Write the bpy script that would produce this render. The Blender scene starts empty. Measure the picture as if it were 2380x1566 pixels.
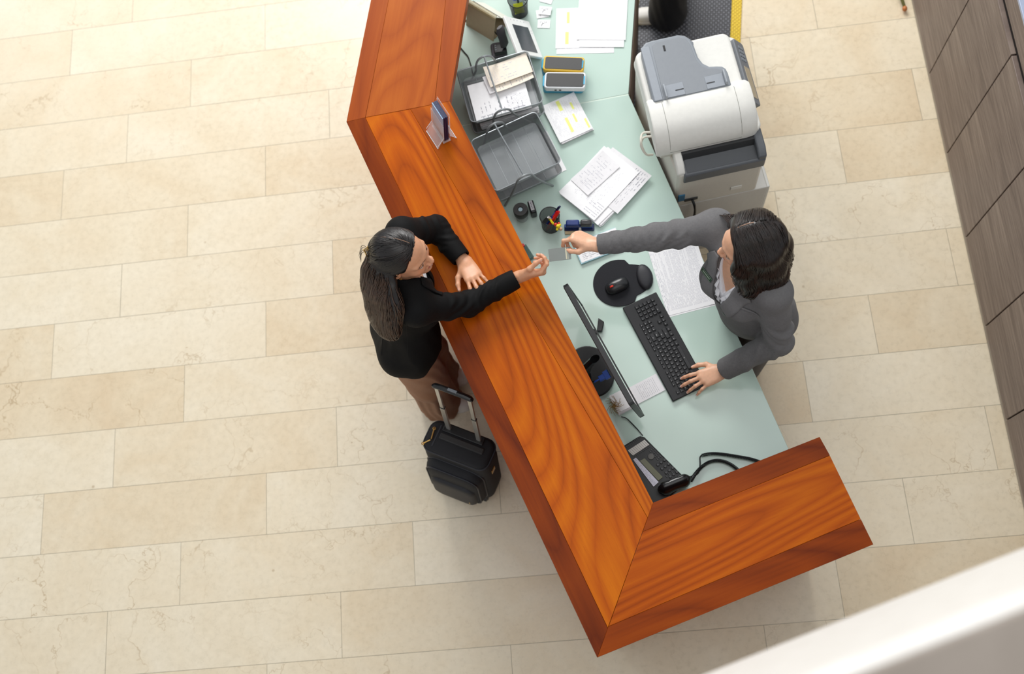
EXPO = 0.30
import bpy, math, random
import numpy as np
from mathutils import Vector, Matrix, noise as mnoise
random.seed(7); RNG = np.random.default_rng(7)
C = bpy.context.scene.collection
PI = math.pi
# ------------------------------------------------------------------ surveyed camera
FPX, CAMH = 2378.6, 4.88
_d = np.array([264.5, 716.7, FPX]); _d /= np.linalg.norm(_d)
_a = np.array([1., 0, 0]) - _d*_d[0]; _a /= np.linalg.norm(_a)
_b = np.cross(_d, _a)
ROT = np.stack([_a, -_b, -_d])
def at(px, py, z=0.0):
    """the spot at height z that the survey line (px, py) reaches"""
    w = ROT @ np.array([px-1190., py-783., FPX])
    t = (z-CAMH)/w[2]
    return Vector((w[0]*t, w[1]*t, z))
PHI = -.0743; TW = .30012; TV0 = -.808*CAMH
def tile_xy(u, v, z=0.0):
    c, s = math.cos(PHI), math.sin(PHI)
    return Vector((c*u - s*v, -(s*u + c*v), z))
def tile_uv(p):
    x, y = p.x, -p.y; c, s = math.cos(PHI), math.sin(PHI)
    return c*x + s*y, -s*x + c*y
# ------------------------------------------------------------------ frames
def fr(o, x=(1, 0, 0), z=(0, 0, 1)):
    x = Vector(x).normalized(); z = Vector(z)
    z = (z - x*z.dot(x)).normalized(); y = z.cross(x)
    m = Matrix((x, y, z)).transposed().to_4x4(); m.translation = Vector(o); return m
def fr4(p0, p1, p3, lift=0.0):
    """frame of a rectangle from three corners: centre, x along p0-p1, y along p0-p3; also its size"""
    p0, p1, p3 = Vector(p0), Vector(p1), Vector(p3)
    x = (p1-p0); w = x.length; x = x/w
    y = (p3-p0); y = y - x*y.dot(x); h = y.length; y = y/h
    z = x.cross(y)
    if z.z < 0: y = -y; z = -z; c = p0 + x*w/2 - y*h/2
    else: c = p0 + x*w/2 + y*h/2
    m = Matrix((x, y, z)).transposed().to_4x4(); m.translation = c + z*lift
    return m, w, h
# ------------------------------------------------------------------ objects
WM = {}
def link(o, parent, M):
    C.objects.link(o)
    if parent is not None:
        o.parent = parent
        o.matrix_local = WM[parent.name].inverted() @ M
    else:
        o.matrix_local = M
    WM[o.name] = M
    return o
def tag(o, label=None, cat=None, group=None, kind=None):
    if label: o['label'] = label
    if cat: o['category'] = cat
    if group: o['group'] = group
    if kind: o['kind'] = kind
    return o
def thing(name, label, cat, loc=(0, 0, 0), rz=0, group=None, M=None):
    o = bpy.data.objects.new(name, None); o.empty_display_size = .05
    if M is None:
        M = Matrix.Rotation(rz, 4, 'Z'); M.translation = Vector(loc)
    link(o, None, M)
    return tag(o, label, cat, group)
class MB:
    """collects shapes (given in the frame M) for ONE mesh object"""
    def __init__(s, M=None):
        s.v = []; s.f = []; s.mi = []; s.M = M or Matrix()
    def add(s, vs, fs, mi=0, M=None):
        M = M or s.M; b = len(s.v)
        s.v += [M @ Vector(p) for p in vs]
        s.f += [tuple(b+i for i in f) for f in fs]; s.mi += [mi]*len(fs)
        return s
    def box(s, c, d, mi=0, M=None, tap=1.0):
        x, y, z = d[0]/2, d[1]/2, d[2]/2; c = Vector(c)
        vs = [c+Vector((i*x*(tap if k > 0 else 1), j*y*(tap if k > 0 else 1), k*z)) for i, j, k in
              ((-1,-1,-1),(1,-1,-1),(1,1,-1),(-1,1,-1),(-1,-1,1),(1,-1,1),(1,1,1),(-1,1,1))]
        return s.add(vs, [(3,2,1,0),(4,5,6,7),(0,1,5,4),(1,2,6,5),(2,3,7,6),(3,0,4,7)], mi, M)
    def prism(s, poly, z0, z1, mi=0, M=None, inset=0):
        n = len(poly); cx = sum(p[0] for p in poly)/n; cy = sum(p[1] for p in poly)/n
        def sc(p): return (cx+(p[0]-cx)*(1-inset), cy+(p[1]-cy)*(1-inset))
        vs = [(p[0], p[1], z0) for p in poly] + [(*sc(p), z1) for p in poly]
        fs = [tuple(range(n-1, -1, -1)), tuple(range(n, 2*n))] + [(i, (i+1) % n, n+(i+1) % n, n+i) for i in range(n)]
        return s.add(vs, fs, mi, M)
    def rings(s, rs, mi=0, M=None, cap=True, close=True):
        n = len(rs[0]); vs = [p for r in rs for p in r]; fs = []
        for a in range(len(rs)-1):
            for i in range(n if close else n-1):
                j = (i+1) % n
                fs.append((a*n+i, a*n+j, (a+1)*n+j, (a+1)*n+i))
        if cap:
            fs.append(tuple(range(n-1, -1, -1))); fs.append(tuple((len(rs)-1)*n+i for i in range(n)))
        return s.add(vs, fs, mi, M)
    def lathe(s, prof, n=24, mi=0, M=None, cap=True, sx=1, sy=1):
        rs = [[(r*sx*math.cos(2*PI*i/n), r*sy*math.sin(2*PI*i/n), z) for i in range(n)] for r, z in prof]
        return s.rings(rs, mi, M, cap)
    def tube(s, pts, r, n=8, mi=0, M=None, cap=True, flat=1.0):
        pts = [Vector(p) for p in pts]; m = len(pts)
        rr = r if hasattr(r, '__len__') else [r]*m
        T = [(pts[min(i+1, m-1)]-pts[max(i-1, 0)]).normalized() for i in range(m)]
        u = T[0].orthogonal().normalized(); rs = []
        for i in range(m):
            u = (u - T[i]*u.dot(T[i]))
            u = u.normalized() if u.length > 1e-6 else T[i].orthogonal().normalized()
            w = T[i].cross(u)
            rs.append([pts[i]+u*rr[i]*math.cos(2*PI*k/n)+w*rr[i]*flat*math.sin(2*PI*k/n) for k in range(n)])
        return s.rings(rs, mi, M, cap)
    def ball(s, c, r, n=12, mi=0, M=None):
        c = Vector(c); r = r if hasattr(r, '__len__') else (r, r, r)
        m = n//2
        rs = [[(c.x+r[0]*math.sin(PI*(a+.02)/(m+.04))*math.cos(2*PI*i/n), c.y+r[1]*math.sin(PI*(a+.02)/(m+.04))*math.sin(2*PI*i/n), c.z-r[2]*math.cos(PI*(a+.02)/(m+.04))) for i in range(n)] for a in range(m+1)]
        return s.rings(rs, mi, M)
    def quad(s, x0, y0, x1, y1, z, mi=0, M=None):
        return s.add([(x0,y0,z),(x1,y0,z),(x1,y1,z),(x0,y1,z)], [(0,1,2,3)], mi, M)
    def build(s, name, mats, parent=None, M=None, bev=0, seg=2, sharp=35, sub=0):
        M = M or (WM[parent.name] if parent is not None else s.M)
        inv = M.inverted()
        me = bpy.data.meshes.new(name)
        me.from_pydata([inv @ p for p in s.v], [], s.f)
        if not isinstance(mats, (list, tuple)): mats = [mats]
        for m in mats: me.materials.append(m)
        me.polygons.foreach_set('material_index', s.mi)
        me.polygons.foreach_set('use_smooth', [True]*len(s.f))
        me.set_sharp_from_angle(angle=math.radians(sharp))
        me.update()
        o = link(bpy.data.objects.new(name, me), parent, M)
        if bev:
            b = o.modifiers.new('edge', 'BEVEL'); b.width = bev; b.segments = seg; b.limit_method = 'ANGLE'; b.angle_limit = math.radians(40)
        if sub:
            b = o.modifiers.new('sub', 'SUBSURF'); b.levels = b.render_levels = sub
        return o
def rrect(w, h, r, n=5, cx=0, cy=0):
    out = []
    for sx, sy, a0 in ((1, 1, 0), (-1, 1, 90), (-1, -1, 180), (1, -1, 270)):
        for i in range(n+1):
            a = math.radians(a0+90*i/n)
            out.append((cx+sx*(w/2-r)+r*math.cos(a), cy+sy*(h/2-r)+r*math.sin(a)))
    return out
def circ(r, n=24, cx=0, cy=0): return [(cx+r*math.cos(2*PI*i/n), cy+r*math.sin(2*PI*i/n)) for i in range(n)]
def spline(P, n=12):
    P = [Vector(p) for p in P]; Q = [P[0]*2-P[1]] + P + [P[-1]*2-P[-2]]; out = []
    for i in range(1, len(Q)-2):
        for k in range(n):
            t = k/n; a, b, c, d = Q[i-1:i+3]
            out.append(.5*((2*b)+(c-a)*t+(2*a-5*b+4*c-d)*t*t+(3*b-a-3*c+d)*t**3))
    return out+[P[-1]]
def coil(path, R, pitch, r_n=10):
    """helix wound on a path"""
    L = [0]
    for i in range(1, len(path)): L.append(L[-1]+(path[i]-path[i-1]).length)
    n = int(L[-1]/pitch*r_n); out = []; u = None; j = 0
    for k in range(n+1):
        t = L[-1]*k/n
        while j < len(path)-2 and L[j+1] < t: j += 1
        f = (t-L[j])/max(1e-9, L[j+1]-L[j]); p = path[j].lerp(path[j+1], f); T = (path[j+1]-path[j]).normalized()
        if u is None: u = T.orthogonal().normalized()
        u = (u-T*u.dot(T)).normalized(); w = T.cross(u); a = 2*PI*k/r_n
        out.append(p+u*R*math.cos(a)+w*R*math.sin(a))
    return out
# ------------------------------------------------------------------ materials
MATS = {}
def lin(c):
    if isinstance(c, str):
        c = c.lstrip('#'); c = tuple(int(c[i:i+2], 16)/255 for i in (0, 2, 4))
    return tuple(x/12.92 if x <= .04045 else ((x+.055)/1.055)**2.4 for x in c)
class NT:
    def __init__(s, name):
        s.m = bpy.data.materials.new(name); s.m.use_nodes = True; s.t = s.m.node_tree; s.n = s.t.nodes
        s.b = s.n['Principled BSDF']; s.tc = None
    def node(s, typ, **kw):
        n = s.n.new(typ)
        for k, v in kw.items():
            if k.startswith('i_'): s.put(n.inputs[int(k[2:]) if k[2:].isdigit() else k[2:].replace('_', ' ')], v)
            else: setattr(n, k, v)
        return n
    def put(s, sock, v):
        if isinstance(v, bpy.types.NodeSocket): s.t.links.new(v, sock)
        elif v is not None: sock.default_value = v
    def math(s, op, a, b=None, c=None):
        n = s.n.new('ShaderNodeMath'); n.operation = op
        for i, v in enumerate((a, b, c)): s.put(n.inputs[i], v)
        return n.outputs[0]
    def xyz(s, v):
        n = s.n.new('ShaderNodeSeparateXYZ'); s.put(n.inputs[0], v); return n.outputs
    def comb(s, x, y, z=0.0):
        n = s.n.new('ShaderNodeCombineXYZ')
        for i, v in enumerate((x, y, z)): s.put(n.inputs[i], v)
        return n.outputs[0]
    def obj(s):
        if s.tc is None: s.tc = s.n.new('ShaderNodeTexCoord')
        return s.tc.outputs['Object']
    def noise(s, vec, scale, detail=3, rough=.55, dist=0.0):
        n = s.node('ShaderNodeTexNoise'); s.put(n.inputs['Vector'], vec)
        n.inputs['Scale'].default_value = scale; n.inputs['Detail'].default_value = detail
        n.inputs['Roughness'].default_value = rough; n.inputs['Distortion'].default_value = dist
        return n.outputs[0]
    def map(s, vec, scale=(1, 1, 1), loc=(0, 0, 0)):
        n = s.node('ShaderNodeMapping'); s.put(n.inputs['Vector'], vec); n.inputs['Scale'].default_value = scale; n.inputs['Location'].default_value = loc
        return n.outputs[0]
    def ramp(s, fac, stops):
        n = s.node('ShaderNodeValToRGB'); s.put(n.inputs[0], fac); e = n.color_ramp.elements
        while len(e) < len(stops): e.new(.5)
        for el, (p, c) in zip(e, stops): el.position = p; el.color = (*c, 1) if len(c) == 3 else c
        return n.outputs[0]
    def mix(s, fac, a, b, blend='MIX'):
        n = s.node('ShaderNodeMix', data_type='RGBA', blend_type=blend); s.put(n.inputs[0], fac)
        for k, v in ((6, a), (7, b)): s.put(n.inputs[k], (*v, 1) if isinstance(v, tuple) and len(v) == 3 else v)
        return n.outputs[2]
    def mr(s, v, a, b, c, d):
        n = s.node('ShaderNodeMapRange'); s.put(n.inputs[0], v)
        for i, x in enumerate((a, b, c, d)): n.inputs[i+1].default_value = x
        return n.outputs[0]
    def bump(s, h, strength=.3, dist=.002):
        n = s.node('ShaderNodeBump'); n.inputs['Strength'].default_value = strength; n.inputs['Distance'].default_value = dist
        s.put(n.inputs['Height'], h); s.put(s.b.inputs['Normal'], n.outputs[0])
    def set(s, **kw):
        for k, v in kw.items(): s.put(s.b.inputs[k.replace('_', ' ')], (*v, 1) if isinstance(v, tuple) and len(v) == 3 else v)
        return s.m
def mat(name, col, rough=.5, metal=0, var=.022, nscale=60, bump=0, bscale=300, **kw):
    if name in MATS: return MATS[name]
    t = NT(name); c = lin(col)
    n = t.noise(t.obj(), nscale, 3)
    lo = tuple(max(0, x*(1-var)) for x in c); hi = tuple(min(1, x*(1+var)) for x in c)
    t.set(Base_Color=t.ramp(n, [(.3, lo), (.7, hi)]), Roughness=rough, Metallic=metal, **kw)
    if bump: t.bump(t.noise(t.obj(), bscale, 2), bump, .001)
    MATS[name] = t.m; return t.m
def attr_mat(name, rough=.45, sss=0.0, bump=0, bscale=400):
    t = NT(name); a = t.node('ShaderNodeVertexColor', layer_name='Col')
    n = t.noise(t.obj(), 90, 3)
    t.set(Base_Color=t.mix(.5, a.outputs[0], t.mix(1, a.outputs[0], t.ramp(n, [(.3, (.86, .86, .86)), (.7, (1.08, 1.06, 1.06))]), 'MULTIPLY')), Roughness=rough)
    if sss:
        t.set(Subsurface_Weight=sss, Subsurface_Scale=.006)
        t.b.inputs['Subsurface Radius'].default_value = (1, .35, .2)
    if bump: t.bump(t.noise(t.obj(), bscale, 2), bump, .001)
    return t.m
def wood(name, dark, mid, light, seed=0., freq=11, gx=.75, gy=3.2, rough=.28, streak=.5, gam=1.0, rw=.20):
    """polished plank: contour-like growth rings plus fine streaks, running along the board's own x"""
    t = NT(name); o = t.map(t.obj(), (1, 1, 1), (seed*3.7, seed*1.9, seed))
    f = t.noise(t.map(o, (gx, gy, 1)), 1.0, 1.0, .4, .25)
    ring = t.math('FRACT', t.math('MULTIPLY', f, freq))
    tri = t.math('ABSOLUTE', t.math('SUBTRACT', t.math('MULTIPLY', ring, 2), 1))
    st = t.noise(t.map(o, (3, 90, 1)), 1.0, 4, .65)
    st2 = t.noise(t.map(o, (1.3, 16, 1)), 1.0, 3, .6)
    big = t.noise(t.map(o, (1.1, 4, 1)), 1.0, 2, .5)
    v = t.math('ADD', t.math('MULTIPLY', t.math('POWER', tri, .6), rw), t.math('ADD', t.math('MULTIPLY', st, streak*.5), t.math('ADD', t.math('MULTIPLY', st2, streak*.5), t.math('MULTIPLY', big, .45))))
    v = t.mr(v, .28, 1.02, 0, 1)
    col = t.ramp(v, [(.05, lin(dark)), (.45, lin(mid)), (.85, lin(light))])
    pores = t.noise(t.map(o, (14, 420, 1)), 1.0, 2, .5)
    col = t.mix(t.math('MULTIPLY', t.math('GREATER_THAN', pores, .66), .22), col, lin(dark))
    t.set(Base_Color=col, Roughness=rough+.08, Specular_IOR_Level=.12, Coat_Weight=.02, Coat_Roughness=.2)
    t.bump(st, .06, .0006)
    return t.m
# ================================================================== camera, light, setting
cam = bpy.data.cameras.new('camera'); co = bpy.data.objects.new('camera', cam); C.objects.link(co)
R3 = Matrix(((ROT[0][0], -ROT[0][1], -ROT[0][2]), (ROT[1][0], -ROT[1][1], -ROT[1][2]), (ROT[2][0], -ROT[2][1], -ROT[2][2])))
cmx = R3.to_4x4(); cmx.translation = (0, 0, CAMH); co.matrix_world = cmx
cam.sensor_width = 36; cam.lens = FPX/2380*36; cam.clip_start = .05
cam.dof.use_dof = True; cam.dof.focus_distance = 3.92; cam.dof.aperture_fstop = 1.8
bpy.context.scene.camera = co
sc = bpy.context.scene
sc.view_settings.view_transform = 'Standard'; sc.view_settings.look = 'None'; sc.view_settings.exposure = EXPO
w = bpy.data.worlds.new('world'); sc.world = w; w.use_nodes = True
bg = w.node_tree.nodes['Background']; bg.inputs[0].default_value = (.93, .96, 1, 1); bg.inputs[1].default_value = .45
def area(name, loc, tgt, sx, sy, e, col=(1, 1, 1)):
    l = bpy.data.lights.new(name, 'AREA'); l.shape = 'RECTANGLE'; l.size = sx; l.size_y = sy; l.energy = e; l.color = col
    o = bpy.data.objects.new(name, l); C.objects.link(o); o.location = loc
    o.rotation_euler = (Vector(tgt)-Vector(loc)).to_track_quat('-Z', 'Y').to_euler(); return o
area('window_light', (-1.2, 8.0, 5.2), (-.2, 1.2, .8), 4.2, 2.6, 425, (1, .985, .96))
area('left_window_light', (-6.6, 7.6, 5.6), (-1, 1.5, 0), 2.6, 2.6, 55, (.97, .985, 1))
area('skylight', (.6, 1.2, 7.6), (0, 1.2, 0), 6, 5, 95, (1, .985, .96))

# ---- floor
t = NT('cream_marble_tiles'); P = t.xyz(t.obj()); u, v = P[0], P[1]
row = t.math('FLOOR', t.math('DIVIDE', v, TW))
off = t.math('MULTIPLY', t.math('FLOORED_MODULO', t.math('SUBTRACT', 1, row), 3), .36)
uu = t.math('DIVIDE', t.math('SUBTRACT', t.math('ADD', u, 2.825+1.15*20), off), 1.15)
col = t.math('FLOOR', uu); fu = t.math('FRACT', uu); fv = t.math('FRACT', t.math('DIVIDE', v, TW))
eu = t.math('MULTIPLY', t.math('MINIMUM', fu, t.math('SUBTRACT', 1, fu)), 1.15)
ev = t.math('MULTIPLY', t.math('MINIMUM', fv, t.math('SUBTRACT', 1, fv)), TW)
edge = t.math('MINIMUM', eu, ev)
wn = t.node('ShaderNodeTexWhiteNoise', noise_dimensions='2D'); t.put(wn.inputs['Vector'], t.comb(col, row))
rnd = wn.outputs['Value']; rc = t.xyz(wn.outputs['Color'])
shift = t.comb(t.math('ADD', u, t.math('MULTIPLY', rc[0], 37)), t.math('ADD', v, t.math('MULTIPLY', rc[1], 53)), t.math('MULTIPLY', rnd, 9))
cloud = t.noise(shift, 2.6, 5, .6, .6)
fine = t.noise(shift, 34, 4, .65)
base = t.ramp(t.math('ADD', t.math('MULTIPLY', cloud, .70), t.math('MULTIPLY', rnd, .34)), [(.25, lin('#ece2cc')), (.48, lin('#e7dac0')), (.68, lin('#e1d0b2')), (.9, lin('#d9c3a2'))])
base = t.mix(.55, base, t.ramp(fine, [(.3, (.88, .875, .86)), (.7, (1.06, 1.06, 1.06))]), 'MULTIPLY')
warp = t.noise(shift, 3.2, 4, .6)
wv = t.comb(t.math('ADD', t.xyz(shift)[0], t.math('MULTIPLY', warp, .55)), t.math('ADD', t.xyz(shift)[1], t.math('MULTIPLY', t.noise(shift, 5.1, 4, .6), .5)), t.xyz(shift)[2])
vo = t.node('ShaderNodeTexVoronoi', feature='DISTANCE_TO_EDGE'); t.put(vo.inputs['Vector'], wv); vo.inputs['Scale'].default_value = 3.4
vein = t.mr(vo.outputs['Distance'], 0, .011, 1, 0)
vmask = t.mr(t.noise(shift, 2.0, 2), .42, .60, 0, 1)
vmask = t.math('MULTIPLY', vmask, t.math('ADD', .25, rc[2]))
base = t.mix(t.math('MULTIPLY', t.math('MULTIPLY', vein, vmask), .55), base, lin('#a98e66'))
vo2 = t.node('ShaderNodeTexVoronoi', feature='F1'); t.put(vo2.inputs['Vector'], shift); vo2.inputs['Scale'].default_value = 7
spot = t.mr(vo2.outputs['Distance'], .03, .07, 1, 0)
base = t.mix(t.math('MULTIPLY', t.math('MULTIPLY', spot, t.math('GREATER_THAN', t.noise(shift, 3.3, 2), .6)), .45), base, lin('#9a7d55'))
jw = t.math('MULTIPLY', t.mr(edge, .0006, .0019, 1, 0), t.math('ADD', .45, t.math('MULTIPLY', t.noise(t.obj(), 1.7, 2), .7)))
base = t.mix(jw, base, lin('#8d8674'))
t.set(Base_Color=base, Roughness=t.mr(fine, .3, .7, .24, .36), Specular_IOR_Level=.45)
t.bump(t.math('SUBTRACT', t.math('MULTIPLY', fine, .1), jw), .12, .002)
M_FLOOR = t.m
c_, s_ = math.cos(PHI), math.sin(PHI)
FM = Matrix(((c_, -s_, 0, 0), (-s_, -c_, 0, 0), (0, 0, -1, 0), (0, 0, 0, 1)))   # tile axes (u along the rows, v across)
FM.translation = tile_xy(0, TV0)
fl = MB().add([(-7, -4, 0), (5, -4, 0), (5, 8, 0), (-7, 8, 0)], [(0, 1, 2, 3)])
tag(fl.build('floor', M_FLOOR, None, FM), kind='structure')

# ---- low panelled wall on the right, its base along the tile grid
t = NT('grey_brown_laminate'); o = t.obj()
g = t.noise(t.map(o, (2.2, 1, 55)), 1.0, 5, .65); g2 = t.noise(t.map(o, (7, 1, 260)), 1.0, 3, .6); g3 = t.noise(t.map(o, (.8, 1, 9)), 1.0, 2)
m_ = t.math('ADD', t.math('MULTIPLY', g, .5), t.math('ADD', t.math('MULTIPLY', g2, .35), t.math('MULTIPLY', g3, .25)))
t.set(Base_Color=t.ramp(m_, [(.36, lin('#4f443e')), (.52, lin('#7a6b63')), (.72, lin('#a09185'))]), Roughness=.5)
t.bump(g2, .15, .001); M_LAM = t.m
M_GAP = mat('dark_gap', '#1d1613', .8)
UW = 1.842
vs_ = [tile_uv(at(*q))[1] for q in ((2152.6, 182.3), (2198, 364.5), (2241.8, 558.7), (2290, 765), (2338, 980))]
step = (vs_[-1]-vs_[0])/4; v0 = vs_[0]
wallM = Matrix(((-s_, c_, 0, 0), (-c_, -s_, 0, 0), (0, 0, 1, 0), (0, 0, 0, 1)))  # x along the wall, y away from the room
wallM.translation = tile_xy(UW, 0)
vtop, vbot = -6.4, 3.4
wr = MB(wallM).box(((vtop+vbot)/2, .12, .49), (vbot-vtop, .2, .98), 0).build('wall_right', M_GAP)
tag(wr, kind='structure')
for i in range(-6, 12):
    if v0+step*i+step < vtop: continue
    a = v0+step*i
    if a > vbot: break
    pm = wallM.copy(); pm.translation = wallM @ Vector((a+step/2, .01, .49))
    MB(pm).box((0, 0, 0), (step-.007, .022, .90), 0).build('panel', M_LAM, wr, pm, .002)
    pm = wallM.copy(); pm.translation = wallM @ Vector((a+step/2, .02, 1.0))
pm = wallM.copy(); pm.translation = wallM @ Vector(((vtop+vbot)/2, .0, 0))
L_ = vbot-vtop
tag(MB(pm).box((0, .022, .02), (L_, .03, .04), 0).build('baseboard_right', mat('plinth_grey', '#a59c90', .6), None, pm, .002), kind='structure')
tag(MB(pm).box((0, .02, 1.03), (L_, .02, .11), 0).build('trim_1', M_LAM, None, pm, .002), kind='structure')
tag(MB(pm).box((0, .02, 1.094), (L_, .03, .016), 0).build('trim_2', mat('pale_metal_edge', '#aab4cc', .3, .2), None, pm, .003), kind='structure')
tag(MB(pm).box((0, .36, 1.085), (L_, .62, .02), 0).build('trim_3', mat('slate_top', '#4d606c', .3), None, pm), kind='structure')

# ---- edge of the upper floor the photographer leans over
A = at(1640, 1566, 3.0); B = at(2380, 1273, 3.0); dx = (B-A).normalized()
pM = fr(A, dx, (0, 0, 1))          # y points into the void
prof = [(0, 0), (-.9, 0), (-.9, .72)] + [(-.05*(1-math.sin(a)), .72+.035*math.cos(PI/2-a)*1.0) for a in (0,)]
prof = [(0, .0), (0, .73)] + [(-.018+.018*math.cos(a), .73+.025*math.sin(a)) for a in [PI/2*i/6 for i in range(1, 7)]] + [(-.9, .755), (-.9, 0)]
rs = [[(x, p[0], p[1]) for p in prof] for x in (-2.2, 3.2)]
t = NT('white_plaster'); n_ = t.noise(t.obj(), 25, 4)
t.set(Base_Color=t.ramp(n_, [(.3, lin('#dedbd6')), (.7, lin('#e6e4e0'))]), Roughness=.55)
par = MB(pM).rings(rs).build('wall_front', t.m, None, pM, sharp=50)
tag(par, kind='structure')
t = NT('beige_ledge'); n_ = t.noise(t.obj(), 9, 4)
t.set(Base_Color=t.ramp(n_, [(.3, lin('#8d8379')), (.7, lin('#9a9086'))]), Roughness=.6)
tag(MB(pM).box((.5, -.452, .757), (5.4, .87, .010)).build('trim_4', t.m, None, pM, .004), kind='structure')

# ================================================================== reception counter
ZC, ZT, TH = 1.10, .75, .042
W_C = wood('teak_main', '#853302', '#b45302', '#d07104', 1, 24, .42, 2.3, rw=.24)
W_D = wood('teak_dark', '#4e1703', '#7b3104', '#964406', 2, 9, .8, 3.0)
W_I = wood('teak_inner', '#742d03', '#a44b05', '#c26408', 5, 17, .55, 3.4, rw=.34)
W_U = wood('teak_upper_glare', '#933f10', '#ab5518', '#bf6a22', 8, 18, .5, 2.6, .36, rw=.2)  # same teak as the main run, painted paler for the glare on it
W_UD = wood('teak_upper_edge_glare', '#80340e', '#9c4712', '#b05a1c', 11, 8, .8, 3.4, .36)  # edge strips of the upper run, glare mixed into their colour too
W_W = wood('teak_wing', '#863302', '#ae4f02', '#c96a05', 14, 22, .5, 2.6, rw=.25)
W_WD = wood('teak_wing_edge', '#5a1d04', '#8a3904', '#a54d08', 17, 8, .9, 3.4)
M_PAN = wood('teak_front', '#5a2208', '#8a3f10', '#a8561a', 21, 8, .7, 3)
def c1(x, y): return at(x, y, ZC)
cnt = thing('reception_counter', 'long orange brown polished wood reception counter with mitred corners and raised top', 'counter', at(1100, 700, 0))
def board(name, P, m, parent, gap=.0006, ang=0):
    """P: corners; the grain runs from P[0] to P[1]"""
    P = [Vector(p) for p in P]; c = sum(P, Vector())/len(P)
    M = fr(c, P[1]-P[0]); inv = M.inverted()
    Q = [inv @ p for p in P]
    # pull the edges in by the gap
    n = len(Q); area_ = sum(Q[i].x*Q[(i+1) % n].y-Q[(i+1) % n].x*Q[i].y for i in range(n)); sg = 1 if area_ > 0 else -1
    out = []
    for i in range(n):
        a, b, d = Q[i-1], Q[i], Q[(i+1) % n]
        e1 = (b-a).normalized(); e2 = (d-b).normalized()
        n1 = Vector((-e1.y, e1.x, 0))*sg; n2 = Vector((-e2.y, e2.x, 0))*sg
        k = (n1+n2); k = k/max(.2, k.dot(n1)); out.append((b.x+k.x*gap, b.y+k.y*gap))
    if sg < 0: out = out[::-1]
    return MB(M).prism(out, -TH, 0).build(name, m, parent, M, .0007, 1)
def lp(a, b, t): return a.lerp(b, t)
def xing(p, q, r, s):
    d1, d2 = q-p, s-r; den = d1.x*d2.y-d1.y*d2.x
    t = ((r.x-p.x)*d2.y-(r.y-p.y)*d2.x)/den; return p+d1*t
# main run: outer edge o0->o1, inner edge i0->i1
o0, o1, i0, i1 = c1(805, 283), c1(1388, 1528), c1(1045, 235), c1(1518, 1168)
b0 = c1(849, 273); b1 = xing(b0, c1(1411.5, 1457), o1, i1)           # border strip line
q0 = xing(c1(1300, 849), c1(1440, 1090), o0, i0); q1 = xing(c1(1300, 849), c1(1440, 1090), o1, i1)
m1 = board('countertop', [b0, b1, q1, q0], W_C, cnt)
board('border_board', [o0, o1, b1, b0], W_D, m1, .0001); board('inner_board', [q0, q1, i1, i0], W_I, m1, .0001)
# upper run beyond the mitre
o2 = o0+(c1(862, 0)-o0)*1.45; i2 = i0+(c1(1085, 0)-i0)*1.5
ub0, ub1 = c1(849, 273), c1(903, 0); ub1 = ub0+(ub1-ub0)*1.47
uq0, uq1 = c1(1010, 242), c1(1036, 0); uq1 = uq0+(uq1-uq0)*1.5
m2 = board('countertop', [ub0, ub1, uq1, uq0], W_U, cnt)
board('border_board', [o0, o2, ub1, ub0], W_UD, m2, .0001); board('inner_board', [uq0, uq1, i2, i0], W_UD, m2, .0001)
# wing towards the right
o3, i3 = c1(2030, 1265), c1(1905, 1015)
wb0, wb1 = c1(1411.5, 1457), c1(2001, 1206); wq0, wq1 = c1(1497, 1234), c1(1929, 1058); wq0 = xing(wq0, wq1, o1, i1); wb0 = xing(wb0, wb1, o1, i1)
m3 = board('countertop', [wb0, wb1, wq1, wq0], W_W, cnt)
board('border_board', [o1, o3, wb1, wb0], W_WD, m3, .0001); board('inner_board', [wq0, wq1, i3, i1], W_WD, m3, .0001)
# upright panels under the tops
def upright(name, a, b, z0, z1, th, m, parent, sidev, bev=.003):
    M = fr((a+b)/2, b-a); L = (b-a).length
    s = 1 if (M.inverted() @ sidev).y > 0 else -1
    M.translation = Vector(((a+b)/2).xy.to_3d())
    return MB(M).box((0, s*th/2, (z0+z1)/2), (L, th, z1-z0)).build(name, m, parent, M, bev)
def ins(o, i, d):  # move from the outer edge towards the inner one
    return o+(i-o).normalized()*d
def low(p): return Vector((p.x, p.y, 0))
PA, PB, PC, PD = ins(o2, i2, .04), ins(o0, i0, .043), ins(o1, i1, .07), ins(o3, i3, .04)+(o1-o3).normalized()*.03
inn = (i0+i1)/2
upright('front_panel', PB, PC, .0, ZC-TH, .16, M_PAN, cnt, inn)
upright('front_panel', PA, PB, .0, ZC-TH, .16, M_PAN, cnt, inn)
upright('front_panel', PC, PD, .0, ZC-TH, .16, M_PAN, cnt, inn)
# ================================================================== glass desk
t = NT('frosted_green_glass'); n_ = t.noise(t.obj(), 3, 2)
t.set(Base_Color=t.ramp(n_, [(.3, lin('#b9d0c6')), (.7, lin('#c2d8ce'))]), Roughness=.16, Coat_Weight=.4, Coat_Roughness=.06, Specular_IOR_Level=.6)
M_GL = t.m
desk = thing('glass_desk', 'pale green frosted glass worktop running along the inner side of the wooden counter', 'desk', at(1480, 700, 0))
e0, e1, e2 = at(1476, 0, ZT), at(1461, 219, ZT), at(1830.5, 1037, ZT)
def tin(p, q, d): return (p+(q-p).normalized()*d)
inA = low(ins(o0, i0, .265)); inB = low(ins(o1, i1, .36)); inC = low(ins(o2, i2, .255))
e2x = e1+(e2-e1)*1.08
j0 = at(1352, 239.5, ZT); jn = xing(e1, j0, Vector((*inA.xy, ZT)), Vector((*inB.xy, ZT)))
wn_ = ins(o1, i1, .3)
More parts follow.
